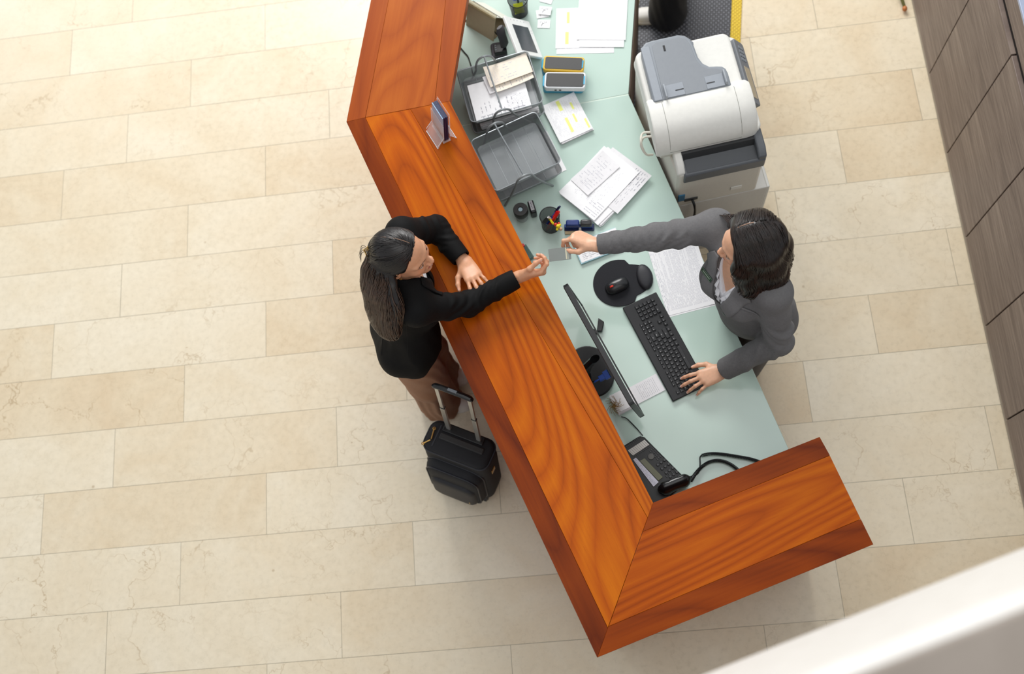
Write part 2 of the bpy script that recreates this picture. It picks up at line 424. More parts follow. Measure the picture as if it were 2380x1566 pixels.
wcut0, wcut1 = ins(o1, i1, .33), ins(o3, i3, .27)
f0 = xing(Vector((*inA.xy, ZT)), Vector((*inB.xy, ZT)), wcut0, wcut1); f1 = xing(e1, e2, wcut0, wcut1)
def slab(name, P, m, parent, th=.012, bev=.002):
    P = [Vector((p.x, p.y, ZT)) for p in P]
    M = Matrix.Translation(P[0]); Q = [(p.x-P[0].x, p.y-P[0].y) for p in P]
    ar = sum(Q[i][0]*Q[(i+1) % len(Q)][1]-Q[(i+1) % len(Q)][0]*Q[i][1] for i in range(len(Q)))
    if ar < 0: Q = Q[::-1]
    return MB(M).prism(Q, -th, 0).build(name, m, parent, M, bev)
dj = (e1-j0).normalized(); dn = Vector((-dj.y, dj.x, 0))*.0025
slab('glass_top', [jn-dn, f0, f1, e1-dn], M_GL, desk)
e0x = e1+(e0-e1)*1.5
jm = fr((jn+e1)/2-Vector((0, 0, .004)), dj); MB(jm).box((0, 0, 0), ((e1-jn).length, .0052, .006)).build('joint_strip', mat('pale_joint', '#d3e2d6', .5), desk, jm)
slab('glass_top', [jn+dn, e1+dn, e0x, Vector((*(inC-(o0-o2).normalized()*0).xy, ZT))], M_GL, desk)
M_DK = mat('dark_veneer', '#4a3526', .5)
def inset_edge(a, b, d):
    n = Vector((-(b-a).y, (b-a).x, 0)).normalized()
    return a-n*d, b-n*d
mid = Vector((-.2, 1.6, 0))
for a, b, ins_ in ((e1, f1, .06), (e0x, e1, -.008)):
    n = Vector((-(b-a).y, (b-a).x, 0)).normalized()
    if n.dot(mid-a) < 0: n = -n
    upright('side_panel', low(a+n*ins_), low(b+n*ins_), .0135, ZT-.012, .02, M_DK, desk, mid)
# ================================================================== things on the desk
WHITE = mat('white_paper', '#f3f3f5', .65, var=.02); WHITE2 = mat('grey_white_paper', '#e6e5e8', .65, var=.03); CREAM = mat('cream_receipt', '#efe4d4', .65, var=.04)
INK = mat('grey_print', '#9c9ca6', .7); INKL = mat('pale_print', '#c4c4cc', .7); INKD = mat('dark_print', '#55555f', .7)
HIL = mat('yellow_highlight', '#f1f68c', .6); RED_INK = mat('red_print', '#d98a80', .6)
BLK = mat('black_plastic', '#17181a', .35); BLKM = mat('matt_black_plastic', '#1d1e20', .55, bump=.05); GRY = mat('grey_plastic', '#6d7278', .45)
STEEL = mat('brushed_steel', '#b9b6ae', .3, .6); SILV = mat('silver_wire', '#9aa0a3', .35, .75); GOLD = mat('gold_metal', '#cfa862', .3, .9)
PBLUE = mat('pale_blue_card', '#a5cfda', .5)
def glassy(name, col, alpha, rough=.06):
    t = NT(name); t.set(Base_Color=lin(col), Roughness=rough, Alpha=alpha, Specular_IOR_Level=.6); return t.m
CLEAR = glassy('clear_acrylic', '#eef3f5', .22); SMOKE = glassy('clear_plastic_jar', '#b9c4c4', .35)
def mesh_alpha(name, col, pitch, fill, metal=.6):
    t = NT(name); P = t.xyz(t.obj()); f = 1/pitch
    a = t.math('ADD', P[0], P[2]); b = t.math('SUBTRACT', P[1], P[2])
    w1 = t.math('LESS_THAN', t.math('FRACT', t.math('MULTIPLY', a, f)), fill); w2 = t.math('LESS_THAN', t.math('FRACT', t.math('MULTIPLY', b, f)), fill)
    t.set(Base_Color=lin(col), Roughness=.4, Metallic=metal, Alpha=t.math('MAXIMUM', w1, w2)); return t.m
WIRE_S = mesh_alpha('silver_wire_mesh', '#85898b', .0032, .52); WIRE_B = mesh_alpha('black_wire_mesh', '#16171a', .0028, .5, .2)

def ink(mb, w, h, z, lines=20, mx=.1, my=.1, vert=False, dens=.75, size=.45, seed=1, mi=1, x0=0, x1=1, y0=0, y1=1, zf=None, word=.0075):
    size *= .62; word = min(word, .0085); lines = int(lines*1.25)
    r = random.Random(seed); W, H = (h, w) if vert else (w, h)
    ax, bx = -W/2+W*(x0+(x1-x0)*mx), -W/2+W*(x1-(x1-x0)*mx); ay, by = H/2-H*(y0+(y1-y0)*my), H/2-H*(y1-(y1-y0)*my)
    for i in range(lines):
        y = ay+(by-ay)*(i+.5)/lines; hh = abs(by-ay)/lines*size; x = ax; end = bx if r.random() < .7 else ax+(bx-ax)*r.uniform(.3, .9)
        while x < end:
            l = min(r.uniform(.4, 1.5)*word, end-x)
            if r.random() < dens and l > .001:
                q = [(x, y-hh/2), (x+l, y-hh/2), (x+l, y+hh/2), (x, y+hh/2)]
                if vert: q = [(-b, a) for a, b in q]
                mb.add([(a, b, z+(zf(a, b) if zf else 0)) for a, b in q], [(0, 1, 2, 3)], mi)
            x += l+word*.22
def sheet_mesh(M, w, h, th=.0005, curl=0.0, seed=0, n=8):
    """a thin sheet, optionally with softly lifted corners"""
    r = random.Random(seed); cs = [r.uniform(-.2, 1)*curl for _ in range(4)]
    def zf(x, y):
        u, v = x/w+.5, y/h+.5
        e = (abs(u-.5)*2)**2.5*(abs(v-.5)*2)**1.5
        return (cs[0]*(1-u)*(1-v)+cs[1]*u*(1-v)+cs[2]*u*v+cs[3]*(1-u)*v)*e+max(0, curl)*.05
    mb = MB(M); vs = []; fs = []
    for k in (0, 1):
        for j in range(n+1):
            for i in range(n+1):
                x, y = -w/2+w*i/n, -h/2+h*j/n; vs.append((x, y, zf(x, y)+th*k))
    N = (n+1)**2
    for j in range(n):
        for i in range(n):
            a = j*(n+1)+i; fs.append((a, a+n+1, a+n+2, a+1)); fs.append((N+a, N+a+1, N+a+n+2, N+a+n+1))
    b = [i for i in range(n+1)]+[(n+1)*j+n for j in range(1, n+1)]+[n*(n+1)+i for i in range(n-1, -1, -1)]+[(n+1)*j for j in range(n-1, 0, -1)]
    for i in range(len(b)): p, q = b[i], b[(i+1) % len(b)]; fs.append((p, q, N+q, N+p))
    mb.add(vs, fs, 0); return mb, (lambda x, y: zf(x, y)+th+.0002)
def pxs(p, z): return at(p[0], p[1], z)
def sheet(name, label, cat, p0, p1, p3, z, mats=None, curl=0., seed=0, group=None, texts=(), hil=(), lift=0.0):
    M, w, h = fr4(pxs(p0, z), pxs(p1, z), pxs(p3, z), lift)
    mb, zf = sheet_mesh(M, w, h, curl=curl, seed=seed)
    for i, k in enumerate(texts): ink(mb, w, h, 0, seed=seed*31+i, zf=zf, **k)
    for (x0, y0, x1, y1) in hil:
        q = [(-w/2+w*x0, -h/2+h*y0), (-w/2+w*x1, -h/2+h*y0), (-w/2+w*x1, -h/2+h*y1), (-w/2+w*x0, -h/2+h*y1)]
        mb.add([(a, b, zf(a, b)+.0002) for a, b in q], [(0, 1, 2, 3)], 2)
    o = mb.build(name, mats or [WHITE, INK, HIL], None, M, sharp=60)
    return tag(o, label, cat, group), M, w, h
def bundle(name, label, cat, p0, p1, p3, z, thick, n, seed=0, jit=.004, mats=None, group=None):
    """a stack of loose sheets with slightly uneven edges"""
    M, w, h = fr4(pxs(p0, z+thick), pxs(p1, z+thick), pxs(p3, z+thick)); M.translation.z = z
    r = random.Random(seed); mb = MB(M)
    for i in range(n):
        R = M @ Matrix.Rotation(r.uniform(-1, 1)*.018*jit/.004, 4, 'Z')
        mb.box((r.uniform(-jit, jit), r.uniform(-jit, jit), (i+.5)*thick/n), (w, h, thick/n*.82), r.randrange(2), R)
    return tag(mb.build(name, mats or [WHITE, WHITE2], None, M), label, cat, group), M, w, h
D = ZT+.0008
# --- printed list by the receptionist
sheet('printed_sheet', 'white sheet covered in dense printed table lines lying under the receptionist in grey', 'paper', (1507, 585), (1615, 557), (1557, 733), D, curl=.004, seed=3,
      mats=[WHITE, mat('faint_print', '#c6c6cf', .7), HIL], texts=[dict(lines=34, vert=True, mx=.06, my=.05, dens=.9, size=.5, word=.008), dict(lines=3, vert=True, mx=.03, my=.02, y0=0, y1=.1, dens=.5, mi=1)])
sheet('printed_sheet', 'second white sheet sticking out beneath the dense printed table sheet', 'paper', (1511, 587), (1619, 559), (1560, 736), D-.0007, seed=4)
# --- form pad with pale blue backing under the outstretched grey arm
pm_, pw_, ph_ = fr4(pxs((1331, 566), D+.012), pxs((1430, 528), D+.012), pxs((1352, 613), D+.012)); pm_.translation.z = D
pad = thing('form_pad', 'pad of white printed forms with pale blue edge lying under the outstretched grey sleeve', 'notepad', M=pm_)
mb = MB(pm_)
for i in range(6): mb.box((0, 0, .001+i*.0019), (pw_, ph_, .0015))
mb.build('backing', PBLUE, pad)
mb, zf = sheet_mesh(pm_ @ Matrix.Translation((.002, .001, .0118)), pw_-.004, ph_-.006, seed=5)
ink(mb, pw_, ph_, 0, lines=9, mx=.08, my=.1, seed=5, zf=zf, dens=.7, size=.35, word=.01)
for x0, y0, x1, y1 in ((-.07, -.03, .03, -.029), (-.07, .0, .03, .001), (-.07, -.03, -.069, .0), (.03, -.03, .031, 0)):
    mb.quad(x0, y0, x1, y1, zf(0, 0), 1)
mb.build('top_form', [WHITE, INK], pad)
# --- stack of papers in the middle of the desk
bundle('paper_stack', 'thick uneven stack of white papers in the middle of the glass desk', 'paper stack', (1303, 446), (1408, 340), (1402, 516), D, .018, 7, 5, .006)
sheet('loose_sheet', 'white page with faint columns lying on the right of the thick paper stack', 'paper', (1345, 428), (1424, 342), (1428, 505), D+.0190, curl=.002, seed=8, texts=[dict(lines=16, mx=.1, my=.1, dens=.4, size=.25), dict(lines=5, x0=.5, y0=.6, dens=.6)], mats=[WHITE2, INK, HIL])
sheet('loose_sheet', 'white page with grey heading lines lying on the left of the thick paper stack', 'paper', (1300, 449), (1404, 339), (1382, 512), D+.0215, curl=.003, seed=9, texts=[dict(lines=5, vert=True, y0=.0, y1=.3, x0=.0, x1=.4, dens=.8, size=.4), dict(lines=14, mx=.15, my=.2, dens=.3, size=.25)], mats=[WHITE, INKL, HIL])
sheet('receipt_sheet', 'small white crumpled receipt page lying topmost on the thick paper stack', 'paper', (1326, 417), (1401, 350), (1366, 455), D+.0245, curl=.008, seed=10, texts=[dict(lines=9, vert=True, dens=.6, size=.3, mx=.12), dict(lines=4, dens=.5, size=.3, y0=.3, y1=.7)], mats=[WHITE2, INKL, HIL])
# --- highlighted stack beside the trays
bundle('paper_stack', 'thin stack of white papers beside the right side of the wire trays', 'paper stack', (1262, 250), (1334, 217), (1302, 335), D, .014, 6, 6, .003)
sheet('highlighted_sheet', 'white page with yellow highlighted bars on the stack right of the wire trays', 'paper', (1259, 247), (1334, 214), (1300, 333), D+.0155, curl=.004, seed=12, texts=[dict(lines=22, vert=True, mx=.08, my=.08, dens=.65, size=.3, word=.01)], mats=[WHITE, INKL, HIL],
      hil=[(.42, .12, .50, .5), (.66, .3, .72, .52), (.40, .70, .5, .96), (.9, .05, .96, .3), (.74, .62, .8, .8)])
# --- papers at the far end of the desk
sheet('loose_sheet', 'white page peeking out lowest below the highlighted page at the far end of the desk', 'paper', (1296, 26), (1428, 22), (1293, 126), D, seed=14, texts=[dict(lines=14, mx=.05, dens=.5, size=.3)], mats=[WHITE2, INKL, HIL])
sheet('highlighted_sheet', 'white page with pale yellow bars half covered by a blank page at the far end', 'paper', (1293, 20), (1450, 14), (1291, 113), D+.0009, curl=.001, seed=15, texts=[dict(lines=18, vert=True, mx=.05, my=.03, x1=1, y1=.5, dens=.6, size=.3)], mats=[WHITE, INKL, HIL],
      hil=[(.14, .1, .19, .4), (.16, .62, .2, .9), (.32, .55, .35, .75)])
sheet('blank_sheet', 'blank white page lying uppermost at the far end of the desk near the copier', 'paper', (1350, -60), (1462, -60), (1349, 92), D+.0045, curl=.002, seed=16)
sheet('loose_sheet', 'white page edge showing just below the blank page at the far end of the desk', 'paper', (1352, 0), (1455, 0), (1353, 109), D+.0029, curl=.001, seed=17)
# --- paper packets (small white squares)
for i, (x, y, a, dz) in enumerate(((1261, 32, .1, 0), (1267, 25, -.18, .0065), (1264, 56, -.1, 0), (1271, -2, -.35, 0))):
    M = fr(at(x, y, D+dz), (math.cos(a), math.sin(a), 0))
    lab = ['small white paper sachet half hidden lowest in the pair at the far end', 'small white paper sachet with black scribble on top of another sachet', 'small white paper sachet lying alone between the sachet pair and the blue terminals', 'small white paper sachet cut by the top edge of the photo'][i]
    sa = thing('paper_sachet', lab, 'sachet', M=M, group='white paper sachets on the far end of the desk')
    mb = MB(M); n = 6
    vs = [(-.029+.058*p/n, -.022+.044*q/n, .0015+.0035*math.sin(PI*p/n)*math.sin(PI*q/n)) for q in range(n+1) for p in range(n+1)]
    mb.add(vs+[(v[0], v[1], 0) for v in vs], [(q*(n+1)+p, q*(n+1)+p+1, (q+1)*(n+1)+p+1, (q+1)*(n+1)+p) for q in range(n) for p in range(n)]+[((n+1)**2+0, (n+1)**2+n*(n+1), (n+1)**2+(n+1)**2-1, (n+1)**2+n)])
    mb.build('pouch', WHITE, sa)
    mb = MB(M)
    for q in (((-.012, -.012), (-.004, .0), (-.008, .004), (.003, -.002)), ((.002, .004), (.004, .012)), ((.009, .003), (.012, .012)), ((-.018, .005), (-.012, .012))):
        mb.tube([(a_, b_, .0056) for a_, b_ in q], .0007, 5)
    mb.build('printed_mark', INKD, sa)
# --- folded leaflets by the keyboard and behind the monitor
sheet('leaflet', 'narrow white printed card lying between the monitor foot and the keyboard', 'card', (1457, 903), (1525, 868), (1475, 943), D+.002, seed=20, curl=.001, texts=[dict(lines=9, vert=True, mx=.1, my=.12, y0=.15, y1=.95, dens=.92, size=.25, word=.012)], mats=[WHITE2, INK, mat('tan_line', '#d8b48a', .6)], hil=[(.05, .0, .07, 1)])
bundle('leaflet_stack', 'small pile of white printed leaflets behind the monitor foot tied with twine', 'leaflet stack', (1418, 921), (1460, 900), (1436, 962), D, .011, 6, 22, .005)
tw = MB(Matrix.Translation(at(1427, 942, D+.02)))
r = random.Random(5)
for i in range(30):
    a = r.uniform(0, 2*PI); l = r.uniform(.014, .042)
    tw.tube(spline([(0, 0, 0), (l*.5*math.cos(a), l*.5*math.sin(a), .008*r.random()), (l*math.cos(a+.5), l*math.sin(a+.5), -.004+.01*r.random())], 4), .0009, 5)
for k in range(2): tw.tube(spline([(0, 0, 0), (.012*(1-2*k), .012, .006), (.02*(1-2*k), 0, .004), (.008*(1-2*k), -.008, .003), (0, 0, 0)], 6), .0009, 5)
tag(tw.build('twine_bow', mat('brown_twine', '#9a7a45', .8), None), 'tangled brown twine bow lying on the leaflets behind the monitor', 'twine')

# --- mouse pad and mouse
mc = at(1438, 658, D); ma = math.atan2(*(at(1499, 647, D)-at(1440, 660, D)).yx)
Mp = fr(mc, (math.cos(ma), math.sin(ma), 0))
mp = thing('mouse_pad', 'round black mouse pad with raised wrist rest on the glass desk', 'mouse pad', M=Mp)
pts = []
for i in range(64):
    a = 2*PI*i/64; R = .109
    x, y = R*math.cos(a), R*math.sin(a)*.97
    if x > .03:
        k = (x-.03)/(.083); x = .03+(x-.03)*1.48; y *= (1-.36*k*k)
        if abs(y) > .055 and x > .06: y = math.copysign(.055+(abs(y)-.055)*.5, y)
    pts.append((x, y))
MB(Mp).prism(pts, 0, .004).build('pad', mat('black_cloth', '#1b1c22', .85, var=.15, nscale=400, bump=.3, bscale=2500), mp, None, .0015)
wr_ = MB(Mp); n = 20; rs = []
for j, (s, z) in enumerate(((1, .003), (1.0, .010), (.9, .017), (.7, .021), (.35, .0228), (.05, .023))):
    rs.append([(.113+.034*s*math.cos(2*PI*i/n), .0+.058*s*math.sin(2*PI*i/n)*(1-.08*math.cos(2*PI*i/n)), z) for i in range(n)])
wr_.rings(rs).build('wrist_rest', mat('black_gel_cloth', '#202127', .5, bump=.2, bscale=2500), mp)
ma2 = math.atan2(*(at(1463, 651, D)-at(1406, 677, D)).yx)
Mm = fr(at(1434, 666, D+.004), (math.cos(ma2), math.sin(ma2), 0))
ms = thing('computer_mouse', 'black computer mouse with red scroll wheel on the round mouse pad', 'mouse', M=Mm)
rs = []
for k in range(9):   # length sections of the mouse
    z = k/8; s = math.sqrt(max(0, 1-(z*.985)**2.6))
    rs.append([((.052*s+.0)*math.copysign(abs(math.cos(2*PI*i/28))**.72, math.cos(2*PI*i/28))+.004*z, (.031*s)*math.copysign(abs(math.sin(2*PI*i/28))**.72, math.sin(2*PI*i/28)), .002+.033*z*(1-.15*0)) for i in range(28)])
MB(Mm).rings(rs).build('mouse_body', mat('mouse_black', '#222326', .3, bump=.05), ms)
MB(Mm).tube([(-.05, 0, .0135), (-.036, 0, .0262), (-.018, 0, .0325), (-.004, 0, .0352)], .0012, 6).build('button_seam', mat('seam_black', '#08080a', .6), ms)
MB(fr((0, 0, 0), (1, 0, 0))).add([], []) if False else None
wh = MB(Mm @ fr((-.024, 0, .0285), (0, 1, 0), (0, 0, 1)))
wh.tube([(-.0035, 0, 0), (.0035, 0, 0)], .0085, 16).build('scroll_wheel', mat('red_rubber', '#e0341c', .45), ms, None, .001)

# --- keyboard
Mk, kw, kh = fr4(pxs((1451, 719), D+.02), pxs((1529, 684), D+.02), pxs((1564, 929), D+.02))
# x: user direction (left edge -> spacebar edge) ; y: along the rows
yv = (at(1564, 929, D)-at(1451, 719, D)); kl = .452; kd = .158
Mk = fr((at(1451, 719, D)+at(1529, 684, D)+at(1635, 895, D)+at(1564, 929, D))/4, -yv, (0, 0, 1))
if (Mk.inverted() @ at(1635, 895, D)).y > 0: pass
kbd = thing('keyboard', 'black full size computer keyboard with white key legends on the glass desk', 'keyboard', M=Mk)
sgn = 1 if (Mk.inverted() @ at(1582, 790, D)).y > 0 else -1      # side of the user (spacebar)
K = Matrix.Scale(1, 4)
mb = MB(Mk); mb.add([(-kl/2, -kd/2, 0), (kl/2, -kd/2, 0), (kl/2, kd/2, 0), (-kl/2, kd/2, 0), (-kl/2, -kd/2, .016 if sgn > 0 else .01), (kl/2, -kd/2, .016 if sgn > 0 else .01), (kl/2, kd/2, .01 if sgn > 0 else .016), (-kl/2, kd/2, .01 if sgn > 0 else .016)],
       [(3,2,1,0),(4,5,6,7),(0,1,5,4),(1,2,6,5),(2,3,7,6),(3,0,4,7)])
mb.build('keyboard_case', mat('keyboard_black', '#1c1d20', .5, bump=.06), kbd, None, .003)
keys = MB(Mk); U = .0186
def keyrow(items, r, x0):
    x = x0
    for wd in items:
        if wd < 0: x += -wd*U; continue
        cx = x+wd*U/2; x += wd*U
        yy = (-.044+r*U*1.0)*sgn; xx = cx-.2215
        z = .0155-.0042*((yy*sgn+kd/2)/kd)
        keys.box((xx, yy, z+.002), (wd*U-.0028, (U if r else U*.72)-.0028, .0056), 0, None, .9)
        for q in range(1 if wd < 1.4 else 2):
            keys.quad(xx-.0038+q*.003, yy+.0003, xx-.002+q*.003, yy+.0025, z+.0052, 1)
rows_ = [[1, -1, 1, 1, 1, 1, -.5, 1, 1, 1, 1, -.5, 1, 1, 1, 1, -.25, 1, 1, 1], [1]*13+[2, -.25, 1, 1, 1, -.25, 1, 1, 1, 1], [1.5]+[1]*12+[1.5, -.25, 1, 1, 1, -.25, 1, 1, 1, 1],
         [1.75]+[1]*11+[2.25, -3.5, 1, 1, 1, 1], [1.25]+[1]*11+[2.75, -1.25, 1, -1.25, 1, 1, 1, 1], [1.25, 1.25, 1.25, 6.25, 1.25, 1.25, 1.25, 1.25, -.25, 1, 1, 1, -.25, 2, 1, 1]]
for r_, it in enumerate(rows_): keyrow(it, r_, .012)
keys.build('key', [mat('key_black', '#232427', .45), mat('legend_white', '#d4d4d4', .6)], kbd, None, .0008, 1)

# --- monitor
eM = Vector((.447, -.895, 0)).normalized(); tM, bM = Vector((-.069, 1.085, 1.185)), Vector((-.026, 1.108, .86))
up = (tM-bM).normalized(); Ms = fr((tM+bM)/2, eM, up.cross(Vector((0, 0, 1))).cross(up))
nrm = eM.cross(up)
if nrm.dot(Vector((.9, .45, 0))) < 0: nrm = -nrm
Ms = Matrix((eM, up, nrm)).transposed().to_4x4(); Ms.translation = (tM+bM)/2
if Ms.to_3x3().determinant() < 0: Ms = Matrix((-eM, up, nrm)).transposed().to_4x4(); Ms.translation = (tM+bM)/2
mon = thing('monitor', 'thin black flat screen monitor standing at the counter seen edge on from above', 'monitor', M=Matrix.Translation((-.1, 1.06, ZT)))
MW, MH = .532, (tM-bM).length
mb = MB(Ms); bz = .011
for c, d in (((0, MH/2-bz/2, 0), (MW, bz, .02)), ((0, -MH/2+bz, 0), (MW, bz*2, .02)), ((-MW/2+bz/2, 0, 0), (bz, MH, .02)), ((MW/2-bz/2, 0, 0), (bz, MH, .02))): mb.box(c, d)
mb.build('bezel', mat('bezel_black', '#2a2a2b', .4), mon, Ms, .0015)
MB(Ms).box((0, .003, .004), (MW-.02, MH-.03, .006)).build('screen', mat('dark_glossy_screen', '#1a2422', .05, Specular_IOR_Level=1.0, Coat_Weight=1.0, Coat_Roughness=.03), mon, Ms)
mb = MB(Ms).prism(rrect(MW-.004, MH-.004, .01), -.012, -.006, 0, None)
mb.build('back_cover', BLKM, mon, Ms, .004)
hb = (tM+bM)/2 - nrm*.045
mb = MB(); hz = Vector((hb.x-.03, hb.y-.014, 0))
mb.tube([hb+Vector((0, 0, -.02)), Vector((hz.x, hz.y, .95)), Vector((hz.x-.03, hz.y-.015, .80)), Vector((hz.x-.03, hz.y-.015, ZT+.012))], [.03, .034, .036, .05], 10, flat=.5)
mb.build('stand_neck', BLK, mon, None, 0)
Mb = Matrix((eM, Vector((-eM.y, eM.x, 0)), Vector((0, 0, 1)))).transposed().to_4x4(); Mb.translation = Vector((hz.x+.015, hz.y+.01, D))
MB(Mb).prism([(.115*math.cos(2*PI*i/36)-.02, .095*math.sin(2*PI*i/36)) for i in range(36)], 0, .012, 0, None, .03).build('stand_base', BLKM, mon, Mb, .003)
pc = at(1398, 757, D); MB(Matrix.Translation(pc)).prism([(-.012, .03), (.012, .012), (.002, -.03), (-.02, -.03)], 0, .02).build('stand_foot', BLK, mon, None, .003)
va = at(1408, 872, .93); vb = at(1389, 883, .92)
vd = (vb-va).normalized(); Mv = fr(va, vd)
mb = MB(Mv); mb.box((-.004, 0, 0), (.022, .036, .014)); mb.box((.018, 0, 0), (.03, .026, .014), 0, None, .8); mb.tube([(.03, 0, 0), (.055, 0, -.002)], .004, 8)
vg = mb.build('cable_plug', mat('blue_plug', '#3c6ad6', .45), mon, None, .002)
tag(vg, 'blue cable plug')
MB().tube(spline([vb, at(1376, 887, .9), at(1360, 880, .82), at(1350, 868, ZT+.01)], 8), .003, 6).build('cable', BLK, mon)

# --- desk phone
A, B_, Cc = at(1452.5, 1034.5, .785), at(1492.6, 1010, .785), at(1583, 1101, .785)
Lx = (Cc-B_); PL = Lx.length+.035; ex = Lx.normalized(); ey = Vector((-ex.y, ex.x, 0)); PW = .19
Mph = Matrix((ex, ey, Vector((0, 0, 1)))).transposed().to_4x4(); Mph.translation = Vector((B_.x, B_.y, D))
# local: x along the phone, y=0 is the outer (desk side) edge and the body lies at negative y
ph = thing('desk_phone', 'black office desk phone with handset and coiled cord in the corner of the counter', 'phone', M=Mph)
def TP(px, py, z): return Mph.inverted() @ at(px, py, z)
mb = MB(Mph); zt0, zt1 = .035, .03
la_ = TP(1452.5, 1034.5, .785); sl_ = la_.x/la_.y
poly = [(PL, -PW), (PL, -.01), (PL-.01, 0), (.012, 0), (sl_*-.012-.002, -.012), (sl_*-PW, -PW)]
poly = [(p[0], p[1]) for p in poly][::-1] if False else poly
mb.prism(poly, 0, .034).build('phone_body', mat('phone_black', '#18191b', .45, bump=.05), ph, None, .005)
def panel(name, qs, z, m, th=.003):
    P = [TP(x, y, D+z) for x, y in qs]; c = sum(P, Vector())/4
    mb = MB(Mph); q = [(p.x, p.y) for p in P]
    ar = sum(q[i][0]*q[(i+1) % 4][1]-q[(i+1) % 4][0]*q[i][1] for i in range(4))
    if ar < 0: q = q[::-1]
    mb.prism(q, z-th, z); return mb.build(name, m, ph, None, .0006, 1)
lab = panel('label_strip', [(1459, 1046.6), (1498, 1021.6), (1509, 1033), (1471, 1058.7)], .038, mat('off_white_label', '#dcd9d2', .5))
mb = MB(Mph)
for i in range(9):
    a = TP(1459+39*(i+.7)/9.3, 1046.6-25*(i+.7)/9.3, D+.0385); b = TP(1471+38*(i+.7)/9.3, 1058.7-25.7*(i+.7)/9.3, D+.0385)
    mb.tube([a, b], .0007, 4)
mb.build('label_line', INK, lab)
panel('display', [(1486.6, 1070.8), (1498, 1064.4), (1541, 1108.6), (1530, 1117)], .040, mat('olive_display', '#55552e', .15))
pl = panel('paper_label', [(1471.5, 1068), (1478, 1063), (1531, 1120), (1519, 1131)], .0395, mat('lilac_white_label', '#dcdcea', .6))
mb = MB(Mph); r = random.Random(3)
for j in range(3):
    for i in range(24):
        if r.random() < .75:
            t_ = (i+.7)/25; s_ = (j+.8)/3.6
            a = TP(1472+48*t_+7.5*s_, 1068.5+61*t_-5*s_, D+.0398); mb.box(a, (.0032, .0011, .0003))
mb.build('label_print', INK, pl)
KEYM = mat('phone_key_black', '#2c2d30', .3)
def pkey(name, px_, py_, d, round_=False):
    p = TP(px_, py_, D+.034); m = MB(Mph)
    if round_: m.lathe([(.0062, 0), (.0062, .005), (.0048, .0065)], 10, 0, Mph @ Matrix.Translation(p))
    else: m.box(p, d)
    m.build(name, KEYM, ph, None, 0 if round_ else .0006, 1)
for j in range(4):
    for i in range(3):
        pkey('dial_key', 1529+9.6*j+7.6*i, 1080+9.2*j-5.4*i, 0, True); pkey('function_key', 1511+5.6*j+3.4*i, 1049+6.1*j-2.4*i-i, (.009, .0045, .006))
    pkey('function_key', 1549+6.8*j, 1107-4.3*j, (.011, .004, .008))
for j in range(10):
    for k in (0, 1): pkey('line_key', 1456+3.7*j+20*k, 1038-2.5*j+22*k, (.008, .003, .006))
MB(Mph @ Matrix.Translation(TP(1513, 1061, D+.034))).lathe([(.013, 0), (.012, .004), (.004, .005)], 18).build('navigation_key', mat('phone_key_grey', '#4c4a44', .3), ph)
h0, h1 = at(1531, 1141, .825), at(1605, 1111, .825)
hd = (h1-h0); hs = []
pp = [h0+hd*t for t in [i/14 for i in range(15)]]
pp = [p+Vector((0, 0, .012*math.sin(PI*i/14)-.012)) for i, p in enumerate(pp)]
rr = [.010, .022, .028, .0295, .0285, .027, .026, .0255, .026, .027, .0285, .0295, .028, .022, .010]
hsn = MB().tube(pp, rr, 14, flat=.72).build('handset', mat('handset_black', '#131416', .22), ph, None, 0)
path = spline([at(1606, 1117, .80), at(1617, 1100, ZT+.02), at(1632, 1084, ZT+.012), at(1650, 1073, ZT+.012), at(1672, 1070, ZT+.012), at(1695, 1077, ZT+.012), at(1716, 1092, ZT+.012), at(1735, 1112, ZT+.012), at(1760, 1118, ZT+.012), at(1783, 1100, ZT+.012), at(1778, 1080, ZT+.012), at(1750, 1068, ZT+.012), at(1715, 1061, ZT+.012), at(1675, 1055, ZT+.012), at(1650, 1054.5, ZT+.012), at(1631, 1058.5, ZT+.014)], 12)
MB().tube(coil(path, .0058, .0044, 9), .0018, 5).build('coiled_cord', mat('cord_black', '#15171a', .4), ph)
MB().tube(spline([at(1630, 1058, ZT+.014), at(1627, 1064, ZT+.01), at(1627, 1082, ZT+.006), at(1622, 1100, ZT+.006), at(1604, 1108, ZT+.015)], 8), .0028, 7).build('straight_cord', mat('cord_black', '#15171a', .4), ph)
tag(MB().tube(spline([at(1444, 968, D+.003), at(1456, 972, D+.003), at(1470, 985, D+.003), at(1484, 1000, D+.003), at(1494, 1012, D+.01)], 8), .0022, 6).build('phone_cable', BLK, None), 'thin dark cable running across the glass from the leaflets to the desk phone', 'cable')
mb = MB(); a = at(1459, 1062, D+.005); mb.box(a, (.022, .02, .008)); tag(mb.build('sticky_note', mat('yellow_note', '#e6c83a', .6), None, None, .001), 'small yellow sticky note corner between the desk phone and the wooden counter', 'sticky note')

